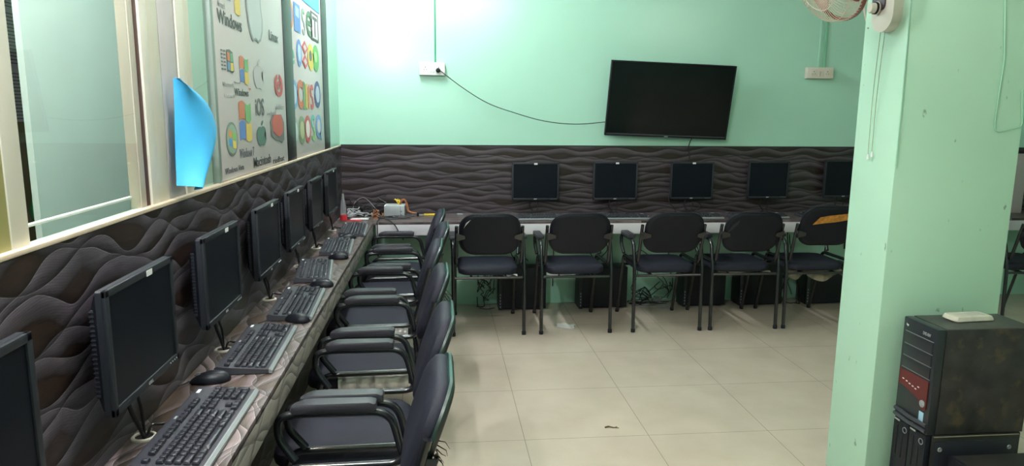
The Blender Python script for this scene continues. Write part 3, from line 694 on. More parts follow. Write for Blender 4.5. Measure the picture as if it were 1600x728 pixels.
KL = ['black keyboard on the far desk behind the first chair gap', 'black keyboard on the far desk between second and third chairs', 'black keyboard on the far desk behind the third chair', 'black keyboard on the far desk behind the fourth chair', 'black keyboard on the far desk beside the orange-torn chair']
for i, x in enumerate(KBX):
    k = copy_tree(kb0); k.location = (x, 5.15+.004*i, ZD); k.rotation_euler = (0, 0, math.radians([1, -1, 1.5, 0, 1][i])); tag(k, KL[i], None, 'keyboards on the far desk')
def make_mouse():
    t = thing('mouse', '', 'mouse')
    def shell(s0, z0, z1, zoff=0):
        bm = BM(); tt = BM(); R = []
        for k, (s, z) in enumerate([(s0*.93, z0), (s0, z0+.004), (s0*.98, z0+.010), (s0*.9, z0+.018), (s0*.72, z0+.026), (s0*.42, z0+.0305), (.04, z0+.0315)]):
            ring = []
            for q in range(22):
                a = 2*PI*q/22; x = .031*math.cos(a)*s*(1-.10*math.sin(a)); y = .057*math.sin(a)*s
                ring.append(tt.verts.new((x, y - .006*(z-z0)/.03, z0 + (z-z0)*(1 - .25*(math.sin(a)*s+.2)**2*1.0))))
            R.append(ring)
        for i in range(len(R)-1):
            for q in range(22): tt.faces.new((R[i][q], R[i][(q+1) % 22], R[i+1][(q+1) % 22], R[i+1][q]))
        tt.faces.new(R[0][::-1]); tt.faces.new(R[-1]); merge(bm, tt); return bm
    build('body', shell(1, .001, .03), M_black, t, sharp=60)
    build('scroll_wheel', tube(BM(), [(-.003, .030, .0255), (.003, .030, .0255)], .006, 12), M_silver, t)
    build('button_seam', tube(BM(), [(0, .012, .0295), (0, .024, .0278), (0, .040, .0225)], .0007, 5), M_dark, t)
    build('cable', tube(BM(), spline([(0, .054, .008), (-.004, .066, .004), (-.02, .084, .003), (-.05, .098, .003), (-.09, .100, .003)], 6), .0018, 6), M_cable, t)
    return t
m0 = make_mouse()
ME = [(-.668, 2.015, 100), (-.540, 2.612, 60), (-.535, 3.150, 80), (-.545, 3.758, 85), (-.574, 4.360, 100)]
MLB = ['black mouse nearest the camera on the left desk, between two keyboards', 'black mouse by the third keyboard of the left desk', 'black mouse by the fourth keyboard of the left desk', 'black mouse below the fifth keyboard of the left desk', 'black mouse before the last keyboard of the left desk']
for i, (x, y, a) in enumerate(ME):
    k = m0 if i == 0 else copy_tree(m0)
    k.location = (x, y, ZD); k.rotation_euler = (0, 0, math.radians(a)); tag(k, MLB[i], None, 'mice on the left desk')

# ------------------------------------------------------------------ chairs
LEAN = .36
def back_map(x, y, d):
    """x lateral, y height along the pad, d depth (positive = toward the sitter)"""
    z = .718+y*.94 + d*.34
    return Vector((x, -.332 - LEAN*y*.94 + d*.94 + .22*x*x - .35*max(0, abs(y)-.05)**2, z))
def make_chair():
    t = thing('armchair', '', 'chair')
    for s in (-1, 1):
        x = s*.245
        A = fillet([(x, -.262, .004), (x, -.248, .44), (x, -.20, .647), (x, .070, .647), (x, .125, .638), (x, .130, .575), (x-s*.010, .080, .505)], .055, 6)
        a = build('arm_tube', tube(BM(), A, .0125, 10), M_steel, t)
        build('foot_cap', lathe(BM(), [(0, 0), (.015, 0), (.0155, .022), (.0125, .026)], 12, Matrix.Translation((x, -.2625, 0))), M_black, a)
        xi = s*.222
        B = fillet([(xi, .262, .004), (xi, .125, .488), (xi, -.238, .492), (xi, -.318, .778)], .045, 6)
        b = build('leg_tube', tube(BM(), B, .0115, 10), M_steel, t)
        build('foot_cap', lathe(BM(), [(0, 0), (.0145, 0), (.015, .022), (.0115, .026)], 12, Matrix.Translation((xi, .2625, 0))), M_black, b)
        bm = BM()
        pts = [(-.140, .020), (-.135, .025), (.05, .027), (.085, .024), (.108, .016), (.114, 0)]
        out = [(p[0]+.02, p[1]) for p in pts] + [(p[0]+.02, -p[1]) for p in pts[::-1]]
        cushion(bm, out, [(.88, 0), (.98, .004), (1, .014), (.97, .024), (.86, .029)], lambda a_, b_, d_, X=x: Vector((X+b_, a_-.042, .655+d_-(.010*max(0, a_-.09)/.05))))
        build('arm_pad', bm, M_pad, t)
        n_b = Vector((0, -LEAN, 1)).normalized()
        bm = prism(BM(), [(0, -.030), (0, .030), (s*-.055, .012), (s*-.058, -.012)], -.002, .002, frame((xi, -.3385+LEAN*.013, .705), (1, 0, 0), n_b))
        box(bm, (xi, -.316, .705), (.006, .045, .05), .001)
        br = build('bracket', bm, M_steel, t)
        for (dx, dz) in ((.014, .014), (.014, -.014), (.040, 0)):
            build('screw', lathe(BM(), [(0, .0045), (.003, .0045), (.0045, 0)], 8, frame(Vector((xi-s*dx, -.3385+LEAN*.013, .705))+n_b*dz, (-1, 0, 0), n_b)), M_chrome, br)
    build('cross_bar', tube(BM(), [(-.222, .148, .405), (.222, .148, .405)], .010, 8), M_steel, t)
    build('cross_bar', tube(BM(), [(-.245, -.245, .405), (.245, -.245, .405)], .010, 8), M_steel, t)
    for q in (-.12, .12): build('seat_rail', tube(BM(), [(q, -.245, .408), (q, .148, .408)], .009, 8), M_steel, t)
    bm = BM()
    def sm(x, y, d): return Vector((x, y-.015, .417 + d - .36*max(0, y-.10)**2 + .06*x*x - .30*max(0, -y-.15)**2))
    cushion(bm, rrect(.42, .43, .075, 6), [(.93, 0), (.985, .006), (1.0, .022), (.985, .042), (.93, .054), (.80, .059)], sm)
    build('seat', bm, M_fabric, t)
    o = rrect(.402, .300, .105, 8)
    bm = BM(); cushion(bm, o, [(.955, .010), (.985, .016), (.99, .026), (.96, .040), (.88, .049), (.7, .054)], back_map)
    build('backrest', bm, M_fabric, t)
    bm = BM(); cushion(bm, o, [(.88, -.006), (.95, -.003), (.995, .004), (1.0, .011), (.96, .012)], back_map)
    build('back_shell', bm, M_shell, t)
    bm = BM(); P = [back_map(x*1.003, y*1.003, .010) for x, y in o]
    tube(bm, P+[P[0]], .0075, 6); build('edge_lining', bm, M_teal_edge, t, label='worn teal edge lining')
    return t
ch0 = make_chair()
def fray(parent, spots, n, seed):
    r = random.Random(seed); bm = BM()
    for (x, y) in spots:
        for k in range(n):
            p = back_map(x+r.uniform(-.02, .02), y+r.uniform(-.05, .05), -.004); a = r.uniform(0, 2*PI)
            q = p+Vector((r.uniform(-.012, .012), -r.uniform(.004, .022), -r.uniform(0, .025))); e = q+Vector((r.uniform(-.01, .01), -r.uniform(0, .012), -r.uniform(.005, .022)))
            tube(bm, [p, q, e], [.0018, .0012, .0005], 4)
    build('frayed_lining', bm, M_fray, parent, label='brown frayed torn lining')
LC = [(-.350, 1.745), (-.335, 2.300), (-.345, 2.94), (-.366, 3.57), (-.328, 4.145), (-.345, 4.742)]
LL = ['black armchair nearest the camera at the left desk, frayed back edge', 'black armchair second from the camera at the left desk', 'black armchair third from the camera at the left desk, back edge torn to the plywood', 'black armchair fourth at the left desk', 'black armchair fifth at the left desk', 'black armchair last in the left row, closest to the far wall']
left = []
for i, (x, y) in enumerate(LC):
    c = ch0 if i == 0 else copy_tree(ch0)
    c.location = (x, y, 0); c.rotation_euler = (0, 0, PI/2 + math.radians([0, 0, 1, -1, 1, 0][i])); tag(c, LL[i], None, 'armchairs at the left desk'); left.append(c)
BC = [(.333, 4.938, 0), (.945, 4.938, 0), (1.600, 4.938, .5), (2.170, 4.942, 0), (2.728, 4.942, -1)]
BLB = ['black armchair first from the left at the far desk, silvery scratch on its back', 'black armchair second from the left at the far desk', 'black armchair third from the left at the far desk', 'black armchair fourth from the left at the far desk, ripped back corner', 'black armchair by the pillar with orange foam showing through its torn back']
far = []
for i, (x, y, a) in enumerate(BC):
    c = copy_tree(ch0); c.location = (x, y, 0); c.rotation_euler = (0, 0, math.radians(a)); tag(c, BLB[i], None, 'armchairs at the far desk'); far.append(c)
    for q in list(c.children):
        if q.name.startswith('edge_lining'): q.data = q.data.copy(); q.data.materials[0] = M_shell; q['label'] = 'black edge lining'
c = copy_tree(far[0]); c.location = (4.36, 4.85, 0); tag(c, 'black armchair glimpsed right of the pillar at the far desk', None, 'armchairs at the far desk')
# wear that single chairs show
fray(left[0], [(-.196, .0), (-.19, -.07), (-.16, -.11)], 12, 1); fray(left[2], [(-.195, .06), (-.197, .02), (-.19, -.05)], 14, 2); fray(left[3], [(-.195, .03)], 8, 3)
bm = prism(BM(), [(-.20, -.13), (-.195, .02), (-.185, .02), (-.185, -.14)], -.010, -.004, frame(back_map(0, 0, -.012), (1, 0, 0), (0, -.12, 1))); build('bare_plywood', bm, M_ply, left[2], label='bare plywood strip')
def wrap(u, v): a = PI*(v*1.2-.1); return Vector((-.200-.018*math.sin(a)-.003*math.sin(u*31), -.21+.28*u, .440+.032*math.cos(a)+.002*math.sin(u*43)))
build('silver_wrap', grid(BM(), wrap, 30, 8, .001), M_foil, left[2], label='crumpled silvery wrap')
build('silver_wrap', grid(BM(), lambda u, v: wrap(u*.75, v)+Vector((0, 0, 0)), 30, 8, .001), M_foil, left[3], label='crumpled silvery wrap')
def on_back(poly, d=-.0085, th=.002):
    t = BM(); A = [t.verts.new(back_map(x, y, d)) for x, y in poly]; B = [t.verts.new(back_map(x, y, d+th)) for x, y in poly]; n = len(poly)
    t.faces.new(A); t.faces.new(B[::-1])
    for i in range(n): t.faces.new((A[i], A[(i+1) % n], B[(i+1) % n], B[i]))
    bmesh.ops.triangulate(t, faces=[f for f in t.faces if len(f.verts) > 4]); return t
build('exposed_foam', on_back([(-.125, .020), (-.105, .050), (-.085, .078), (-.02, .090), (.10, .104), (.150, .102), (.160, .078), (.12, .056), (.03, .040), (-.05, .032)], -.011, .006), M_foam, far[4], label='exposed orange foam')
build('ripped_cover', on_back([(-.175, .055), (-.160, .095), (-.130, .120), (-.155, .10), (-.168, .07)]), M_label, far[0], label='silvery rip')
build('ripped_cover', on_back([(-.19, .00), (-.165, .06), (-.12, .105), (-.125, .075), (-.155, .035)]), M_bezel, far[3], label='folded rip in the cover')
def rag(x0, x1, y, drop, seed):
    def f(u, v): return Vector((x0+(x1-x0)*u, y+.015*math.sin(u*9+seed)-.02*v, .421-drop*v*(.35+.65*abs(math.sin(u*PI*1.0+seed*.3)))))
    return grid(BM(), f, 18, 5, .001)
build('torn_lining', rag(-.06, .20, -.19, .085, 1), M_rag, far[4], label='hanging torn beige lining'); build('torn_lining', rag(-.20, -.03, -.17, .075, 2), M_rag, far[4], label='hanging torn beige lining')
build('torn_lining', rag(-.18, .20, -.195, .012, 2), M_rag, far[3], label='torn beige lining'); build('torn_lining', rag(.10, .20, -.195, .015, 2), M_rag2, far[0], label='torn pale lining'); build('torn_lining', rag(-.20, -.02, -.195, .016, 1), M_rag2, far[1], label='torn pale lining')

for q in far[4].children:
    if q.name.split('.')[0] in ('backrest', 'back_shell', 'edge_lining', 'exposed_foam'): q.location.z = .040
# ------------------------------------------------------------------ television
ty0, ty1 = 5.405, 5.315
tl, tr = onY(956, 94, ty1), onY(1151, 103, ty1); bl, brr = onY(945, 211, ty0), onY(1135, 219, ty0)
ex = ((tr-tl)+(brr-bl)).normalized(); ey = ((tl-bl)+(tr-brr)); cen = (tl+tr+bl+brr)/4
tw = ((tr-tl).length+(brr-bl).length)/2; thh = ((tl-bl).length+(tr-brr).length)/2
tv = thing('television', 'large black flat television hung tilted on the mint wall', 'television')
tv.matrix_world = frame(cen, ex, ey)
bm = BM(); box(bm, (0, 0, -.018), (tw, thh, .022), .003)
for cx, cy, sx, sy in ((0, thh/2-.005, tw, .010), (0, -thh/2+.009, tw, .018), (-tw/2+.005, 0, .010, thh), (tw/2-.005, 0, .010, thh)): box(bm, (cx, cy, -.004), (sx, sy, .008), .0015)
build('bezel', bm, M_black, tv)
build('screen', box(BM(), (0, .004, -.006), (tw-.018, thh-.026, .003)), M_tvscreen, tv)
build('back_housing', box(BM(), (0, -.06, -.038), (tw*.72, thh*.62, .024), .008), M_black, tv)
build('logo', box(BM(), (0, -thh/2+.008, .0005), (.030, .006, .001), .0005), M_print, tv)
build('lower_trim', box(BM(), (0, -thh/2+.0185, .0004), (tw-.02, .0014, .001)), M_silver, tv)
bm = BM(); Mi = tv.matrix_world.inverted(); wc = Mi @ Vector((cen.x, YB-.004, cen.z)); a_ = Vector((0, 0, -.05)); tube(bm, [a_, wc], .02, 10)
build('wall_bracket', bm, M_black, tv)
P = [(687, 112), (720, 135), (760, 160), (800, 175), (850, 189), (900, 194), (948, 191)]
pts = [onY(x, y, 5.42+.02*math.sin(i)) for i, (x, y) in enumerate(P)]
pts[0] = onY(685, 108, 5.436); pts[-1] = onY(952, 190, 5.43)
build('cable', tube(BM(), [Mi @ q for q in spline(pts, 8)], .0032, 7), M_cable, tv)
build('cable', tube(BM(), [Mi @ q for q in spline([onY(1084, 212, 5.43), onY(1079, 220, 5.44), onY(1076, 229, YB-.016), onY(1077, 240, YB-.016), onY(1077.5, 248, YB-.016)], 6)], .004, 7), M_cable, tv)

# ------------------------------------------------------------------ wall switchboards and conduits
def switchboard(label, p0, p1, plugged):
    a, b = onY(*p0, 5.445), onY(*p1, 5.445); w = b.x-a.x; h = abs(a.z-b.z); c = Vector(((a.x+b.x)/2, YB-.001, (a.z+b.z)/2)); d = .045
    t = thing('switchboard', label, 'switchboard', c)
    build('box', box(BM(), (0, -d/2, 0), (w, d, h), .004), M_socket if plugged else M_ivory, t)
    for s in (-1, 1):
        so = build('socket', box(BM(), (s*w*.26, -d-.001, 0), (w*.26, .003, h*.62), .001), M_socket if plugged else M_ivory, t)
        hb = BM()
        for (x, z) in ((-.010, -.008), (.010, -.008), (0, .010)): lathe(hb, [(0, .0006), (.0032 if z < 0 else .004, .0006)], 8, frame((s*w*.26+x, -d-.0026, z), (1, 0, 0), (0, 0, 1)))
        build('pin_holes', hb, M_dark, so)
    for k in (-1, 1):
        sw = build('switch', box(BM(), (k*w*.055, -d-.003, -.003), (w*.085, .008, h*.42), .002, Matrix.Rotation(.10, 4, 'X')), M_socket if plugged else M_ivory, t)
        build('slot', box(BM(), (k*w*.055, -d-.0005, -h*.27), (w*.075, .002, .003)), M_dark, sw)
    return t
switchboard('white switchboard with a plugged-in black lead, left on the mint wall', (655, 117), (695, 97.5), True)
switchboard('ivory switchboard with two empty sockets, right of the television', (1261, 122.5), (1303, 105.5), False)
pl = onY(684.5, 110, 5.43)
o = build('plug', lathe(BM(), [(0, .0), (.016, 0), (.018, .012), (.014, .022), (.007, .028), (.004, .042), (0, .042)], 14, frame((pl.x, YB-.050, pl.z), (1, 0, 0), (0, 0, 1))), M_black)
tag(o, 'black plug in the right socket of the white switchboard', 'plug')
def conduit(label, px, ybot, w, m):
    a = onY(px, ybot, YB-.004); zt = ZC
    o = build('conduit', box(BM(), (a.x, YB-.005, (a.z+zt)/2), (w, .010, zt-a.z), .001), m); tag(o, label, 'conduit', 'conduits on the far wall')
conduit('dark green conduit above the white switchboard', 680, 98, .010, mat('green conduit', (.02, .30, .14), .4))
conduit('mint painted conduit left above the ivory switchboard', 1279, 106, .018, M_pcon)
conduit('mint painted conduit right above the ivory switchboard', 1287, 106, .024, M_conduit)

# ------------------------------------------------------------------ wall fan on the pillar
fn = thing('wall_fan', 'ivory and maroon wall fan on the pillar, mostly above the frame', 'fan')
yb_ = 2.60; zb_ = 1.835
bm = BM(); prism(bm, [(x, y) for x, y in rrect(.130, .36, .062, 8)], 0, .038, frame((PX0, yb_-.035, zb_+.18), (0, -1, 0), (0, 0, 1)))
build('base', bm, M_ivory, fn)
bm = prism(BM(), rrect(.078, .27, .02, 4), .0375, .043, frame((PX0, yb_-.012, zb_+.215), (0, -1, 0), (0, 0, 1)))
build('control_panel', bm, M_purple, fn)
kn = build('speed_knob', lathe(BM(), [(0, .030), (.016, .030), (.019, .026), (.0195, .006), (.024, .004), (.024, 0)], 24, frame((PX0-.043, yb_-.008, 1.925), (0, -1, 0), (0, 0, 1))), M_ivory, fn)
build('knob_ring', lathe(BM(), [(.0195, .012), (.0225, .012), (.0225, .002), (.0195, .002)], 24, frame((PX0-.043, yb_-.008, 1.925), (0, -1, 0), (0, 0, 1))), M_dark, kn)
n_ = Vector((-.777, .518, -.358)).normalized(); fc = Vector((1.33, 2.389, 2.040)); FR = .205
_dn = (Vector((0, 0, -1)) + n_*n_.z).normalized(); FS = .84; fc = fc + _dn*FR*(1-FS)
Mf = frame(fc, Vector((0, 1, 0)).cross(n_), (0, 1, 0)); 
if (Mf.to_3x3() @ Vector((0, 0, 1))).dot(n_) < 0: Mf = frame(fc, -Vector((0, 1, 0)).cross(n_), (0, 1, 0))
Mf = Mf @ Matrix.Scale(FS, 4)
bm = BM()
for k in range(72):
    a = 2*PI*k/72; c_, s_ = math.cos(a), math.sin(a)
    tube(bm, spline([(.045*c_, .045*s_, .085), (.12*c_, .12*s_, .084), (.175*c_, .175*s_, .070), (.197*c_, .197*s_, .035), (FR*c_, FR*s_, .004)], 3), .0013, 5)
for (r, z) in ((.045, .085), (.13, .083), (.188, .058)): tube(bm, [(r*math.cos(2*PI*k/40), r*math.sin(2*PI*k/40), z) for k in range(41)], .0016, 5)
build('front_guard', bm, M_fancage, fn).data.transform(Mf)
bm = BM()
for k in range(72):
    a = 2*PI*k/72; c_, s_ = math.cos(a), math.sin(a)
    tube(bm, spline([(FR*c_, FR*s_, -.004), (.195*c_, .195*s_, -.028), (.15*c_, .15*s_, -.052), (.075*c_, .075*s_, -.060)], 3), .0013, 5)
for (r, z) in ((.075, -.06), (.15, -.052), (.195, -.028)): tube(bm, [(r*math.cos(2*PI*k/40), r*math.sin(2*PI*k/40), z) for k in range(41)], .0016, 5)
build('back_guard', bm, M_fancage, fn).data.transform(Mf)
build('guard_ring', lathe(BM(), [(FR-.006, -.008), (FR+.003, -.008), (FR+.003, .008), (FR-.006, .008), (FR-.006, -.008)], 48), M_fanmaroon, fn).data.transform(Mf)
build('hub_badge', lathe(BM(), [(0, .092), (.03, .091), (.046, .084), (.046, .080), (0, .080)], 24), M_fanmaroon, fn).data.transform(Mf)
for k in range(3):
    def blade(u, v, k=k):
        r = .03+.15*u; a = 2*PI*k/3 + (v-.5)*(.9+.5*math.sin(PI*u)); return Vector((r*math.cos(a), r*math.sin(a), .015+.035*(v-.5)))
    build('blade', grid(BM(), blade, 8, 6, .002), M_fanmaroon, fn).data.transform(Mf)
bm = BM(); lathe(bm, [(0, -.165), (.04, -.16), (.058, -.13), (.060, -.075), (.05, -.06), (0, -.058)], 24)
build('motor_housing', bm, M_ivory, fn).data.transform(Mf)
mt = Mf @ Vector((0, 0, -.13))
build('arm', tube(BM(), spline([mt, (mt.x+.09, 2.56, mt.z-.01), (PX0-.06, yb_-.03, 2.19), (PX0-.02, yb_-.03, 2.14)], 6), .018, 10), M_ivory, fn)
for (x0, y0, x1, y1) in ((1376, 50, 1356, 244), (1383, 48, 1362, 240)):
    a = onX(x0, y0, PX0-.02); b = onX(x1, y1, PX0-.012)
    cdn = build('pull_cord', tube(BM(), spline([a, a.lerp(b, .5)+Vector((-.002, .004, 0)), b], 6), .0012, 5), mat('olive cord', (.22, .24, .12), .8), fn)
    build('cord_bead', lathe(BM(), [(0, -.012), (.005, -.012), (.0045, -.002), (.002, .008), (0, .008)], 10, Matrix.Translation(b)), M_label, cdn)
P = [(1348, -30), (1349, 0), (1351, 20), (1356, 42), (1362, 30)]
build('cable', tube(BM(), spline([onY(x, y, 2.74) if i < 4 else onX(1356, 44, PX0-.004) for i, (x, y) in enumerate(P)], 6), .0035, 6), M_ivory, fn)
# loose thin cable on the pillar front
P = [(1572, -25), (1571, 0), (1570, 60), (1569, 95), (1562, 140), (1555, 190), (1558, 205), (1578, 202), (1596, 196), (1597, 175), (1597.5, 140)]
o = build('thin_cable', tube(BM(), spline([onY(x, y, PY0-.004) for x, y in P], 6), .0022, 6), M_pcon); tag(o, 'thin pale green cable looped on the pillar front', 'cable')
o = build('thin_cable', tube(BM(), [onX(1425, -20, PX0-.003)+Vector((0, .0, 0)), onX(1410, 150, PX0-.003), onX(1399, 260, PX0-.003)], .0022, 6), M_pcon); tag(o, 'thin painted cable running down the pillar corner', 'cable')

# ------------------------------------------------------------------ computers stacked by the pillar
TX, TY0, TY1, TZ0, TZ1 = 1.757, 2.222, 2.405, .378, .778
tw_ = thing('computer_tower', 'dusty black computer tower with dark red front panel, on top of the stack', 'computer', ((TX+.19), (TY0+TY1)/2, TZ0))
L_ = .375; D_ = TY1-TY0; H_ = TZ1-TZ0
def stained(name):
    m = mat(name, (.013, .012, .013), .5, col2=(.034, .030, .030), nscale=13); nt = m.node_tree; p = nt.nodes['Principled BSDF']
    tc = [n for n in nt.nodes if n.type == 'TEX_COORD'][0]; n = nt.nodes.new('ShaderNodeTexNoise'); n.inputs['Scale'].default_value = 17; n.inputs['Detail'].default_value = 9
    nt.links.new(tc.outputs['Object'], n.inputs['Vector']); r = nt.nodes.new('ShaderNodeValToRGB'); r.color_ramp.elements[0].position = .55; r.color_ramp.elements[1].position = .72; nt.links.new(n.outputs['Fac'], r.inputs[0])
    mx = nt.nodes.new('ShaderNodeMix'); mx.data_type = 'RGBA'; nt.links.new(r.outputs[0], mx.inputs[0]); nt.links.new(p.inputs['Base Color'].links[0].from_socket, mx.inputs[6]); mx.inputs[7].default_value = (.085, .060, .030, 1)
    nt.links.new(mx.outputs[2], p.inputs['Base Color']); return m
fx = -.19
build('case', box(BM(), (.015, 0, H_/2), (L_-.03, D_, H_-.004), .003), stained('stained black steel'), tw_)
build('top_panel', box(BM(), (.015, 0, H_-.001), (L_-.034, D_-.004, .003), .001), mat('dusty grey steel', (.050, .050, .045), .55, noise=.25, nscale=14), tw_)
build('front_bezel', box(BM(), (fx+.014, 0, H_/2), (.034, D_, H_), .006), M_bay, tw_)
for k in range(3): build('drive_bay', box(BM(), (fx-.004, -.002, H_-.075-.047*k), (.004, D_-.035, .043), .0015), M_bay, tw_)
for k in range(4): build('bay_line', box(BM(), (fx-.0035, -.002, H_-.051-.047*k), (.004, D_-.03, .0016)), M_silver, tw_)
rp = [(-.073, .075), (.073, .075), (.073, .040), (.035, .030), (-.02, .005), (-.045, -.012), (-.073, -.012)]
FM = frame((fx-.0035, 0, H_-.285), (0, -1, 0), (0, 0, 1)) @ Matrix.Rotation(0, 4, 'Z')
red_poly = [(-.078, .085), (.078, .085), (.078, -.020), (.064, -.030), (.048, -.022), (.036, .002), (-.030, .020), (-.078, .026)]
build('red_panel', prism(BM(), red_poly, 0, .004, FM), M_tower_red, tw_, label='dark red control panel')
build('power_button', lathe(BM(), [(0, .009), (.010, .009), (.0135, .007), (.0135, .003)], 20, FM @ Matrix.Translation((.060, -.004, 0))), M_silver, tw_)
pb = BM()
for k, (x, y) in enumerate([(-.055, .050), (-.035, .047), (-.018, .043), (.0, .040), (.016, .036), (.03, .048)]): box(pb, (0, 0, 0), (.009, .004, .001), 0, FM @ Matrix.Translation((x, y, .0045)))
build('panel_icons', pb, M_label, tw_)
build('logo', text_bm('hp', FM @ Matrix.Translation((-.070, .252, .0025)), .012, .012), M_label, tw_)
build('lettering', text_bm('DVD-RW', FM @ Matrix.Translation((.022, .248, .0025)), .040, .012), M_print, tw_)
build('sticker', box(BM(), (fx-.0035, -.055, .060), (.002, .024, .034), .0004), mat('pale blue sticker', (.30, .50, .62), .4), tw_, label='pale blue sticker')
lb = BM()
for k in range(2): tube(lb, [(fx-.004, -D_/2+.004, .036-.022*k), (fx-.012, 0, .036-.022*k), (fx-.004, D_/2-.004, .036-.022*k)], .008, 8)
build('grille_bars', lb, M_kcase, tw_)
def sff(label, yc):
    t = thing('desktop_computer', label, 'computer', (TX+.185, yc, 0), 0, 'slim computers under the tower'); h = TZ0-.001; w = .088
    build('case', box(BM(), (.012, 0, h/2), (.35, w, h), .003), M_case, t)
    fb = build('front_bezel', box(BM(), (-.178, 0, h/2), (.022, w, h), .004), M_black, t)
    r = BM(); tube(r, [(-.1905, .024+.0105*math.cos(2*PI*k/20)-.048*1, h-.030+.0105*math.sin(2*PI*k/20)) for k in range(21)], .0016, 5); build('button_ring', r, M_silver, fb)
    build('drive_slot', box(BM(), (-.1895, .022, h-.085), (.003, .012, .12), .001), M_dark, t)
    build('drive_slot', box(BM(), (-.1895, -.012, h-.10), (.003, .006, .09), .001), M_dark, t)
    g = BM()
    for k in range(14): box(g, (-.190, 0, .03+.0105*k), (.003, w-.016, .0035), .0008)
    build('grille', g, M_silver if False else mat('worn grille', (.09, .075, .06), .5), t)
    build('front_label', box(BM(), (-.1895, .024, h-.005), (.003, .030, .006)), M_print, t)
    return t
s1 = sff('slim black computer standing under the tower, against the pillar', TY0+.044+.092); s2 = sff('slim black computer under the tower, nearer the camera, two screws on its side', TY0+.045)
build('side_panel', box(BM(), (.010, -.0455, (TZ0-.02)/2), (.325, .003, TZ0-.03), .002), mat('bluish black steel', (.018, .019, .027), .4), s2)
build('panel_rim', box(BM(), (.010, -.047, TZ0-.006), (.335, .004, .003), .0005), mat('worn bare steel', (.22, .19, .14), .5), s2)
for x in (-.13, .145): build('screw', lathe(BM(), [(0, .001), (.003, .002), (.0075, .003), (.009, 0)], 12, frame((x, -.047, TZ0-.055), (1, 0, 0), (0, 0, 1))), M_silver, s2)
f0 = onZ(1480.6, 707.6, .322)
lt = thing('desktop_computer', 'low flat black computer in front of the stack with a white label on top', 'computer', (1.99, 2.083, 0))
build('case', box(BM(), (0, 0, .161), (.33, .185, .322), .004), M_case, lt)
build('front_bezel', box(BM(), (-.168, 0, .161), (.02, .186, .323), .004), M_black, lt)
build('label_sticker', box(BM(), (-.115, -.02, .3225), (.014, .035, .001)), M_label, lt, label='white label'); build('label_sticker', box(BM(), (.11, .06, .3225), (.03, .01, .001)), M_print, lt, label='grey label')
pa, pb2 = onZ(1472, 498, TZ1), onZ(1552, 500, TZ1); pc = (pa+pb2)/2
bx = thing('plastic_case', 'flat dirty white plastic case lying on top of the dusty tower', 'box', (pc.x, pc.y, TZ1+.001), math.radians(4))
bm = BM(); cushion(bm, rrect(.165, .075, .012, 3), [(.90, 0), (1, .003), (1, .007), (.92, .018), (.88, .019)], lambda x, y, d: Vector((x, y, d))); build('shell', bm, mat('dirty white plastic', (.58, .54, .46), .5, noise=.1, nscale=30), bx, sharp=25)
build('label_plate', box(BM(), (.03, .004, .0193), (.06, .035, .001)), mat('greyish label', (.50, .50, .46), .5), bx)

# ------------------------------------------------------------------ computers under the far desk
def floor_tower(label, x0, x1, h):
    y1_ = YB-.02; d = .165; w = x1-x0
    t = thing('computer_tower', label, 'computer', ((x0+x1)/2, y1_-d/2-.02, 0), 0, 'computer towers under the far desk')
    build('case', box(BM(), (.012, 0, h/2+.006), (w-.024, d, h-.012), .004), M_black, t)
    fb = build('front_bezel', box(BM(), (-w/2+.014, 0, h/2), (.028, d+.004, h-.004), .006), M_bezel, t)
    for k in range(5): build('port', box(BM(), (-w/2+.014, -d/2-.003, .03+.024*k), (.008, .003, .012)), M_silver, fb)
    build('top_cover', box(BM(), (.0, 0, h-.002), (w-.01, d-.004, .005), .002), M_bezel, t)
    return t
for (a, b, h, lb_) in ((.452, .825, .335, 'black computer tower on floor under the far desk, behind first chair'), (1.088, 1.475, .335, 'black computer tower on floor, behind the second chair'), (1.935, 2.285, .335, 'black computer tower on floor, between third and fourth chairs'), (2.405, 2.765, .335, 'black computer tower on floor, behind the fourth chair'), (2.972, 3.34, .335, 'black computer tower on floor under the orange-torn chair, beside the pillar')):
    floor_tower(lb_, a, b, h)
def tangle(name, label, c, ext, n, r, m, seed, group=None, floor=0.0):
    q = random.Random(seed); bm = BM()
    for k in range(n):
        P = []; x, y, z = [c[i]+q.uniform(-.5, .5)*ext[i] for i in range(3)]
        for j in range(7):
            P.append(Vector((min(max(x, c[0]-ext[0]*.6), c[0]+ext[0]*.6), min(max(y, c[1]-ext[1]*.5), c[1]+ext[1]*.5), max(z, floor+r*1.05))))
            x += q.uniform(-.5, .5)*ext[0]; y += q.uniform(-.35, .35)*ext[1]; z += q.uniform(-.45, .42)*ext[2]
        tube(bm, [Vector((v.x, v.y, max(v.z, floor+r*1.02))) for v in spline(P, 7)], r, 6)
    P = [Vector((c[0]-ext[0]*.5, c[1], floor+r)), Vector((c[0], c[1]-ext[1]*.3, floor+r)), Vector((c[0]+ext[0]*.5, c[1], floor+r))]; tube(bm, spline(P, 6), r, 6)
    o = build(name, bm, m); return tag(o, label, 'cable', group)
tangle('cable_tangle', 'tangle of black cables on the floor left of the first floor tower', (.365, 5.36, .13), (.12, .12, .22), 9, .0032, M_cable, 3, 'cables under the far desk')
tangle('cable_tangle', 'tangle of black cables behind the third chair on the floor', (1.70, 5.40, .15), (.28, .08, .24), 12, .0032, M_cable, 4, 'cables under the far desk')
tangle('cable_tangle', 'grey coiled cable lying on floor behind the third chair', (1.70, 5.29, .03), (.24, .08, .05), 5, .0036, M_gcable, 5, 'cables under the far desk')
tangle('cable_tangle', 'tangle of black cables hanging beside the pillar chair', (2.88, 5.36, .20), (.12, .10, .36), 9, .0032, M_cable, 6, 'cables under the far desk')
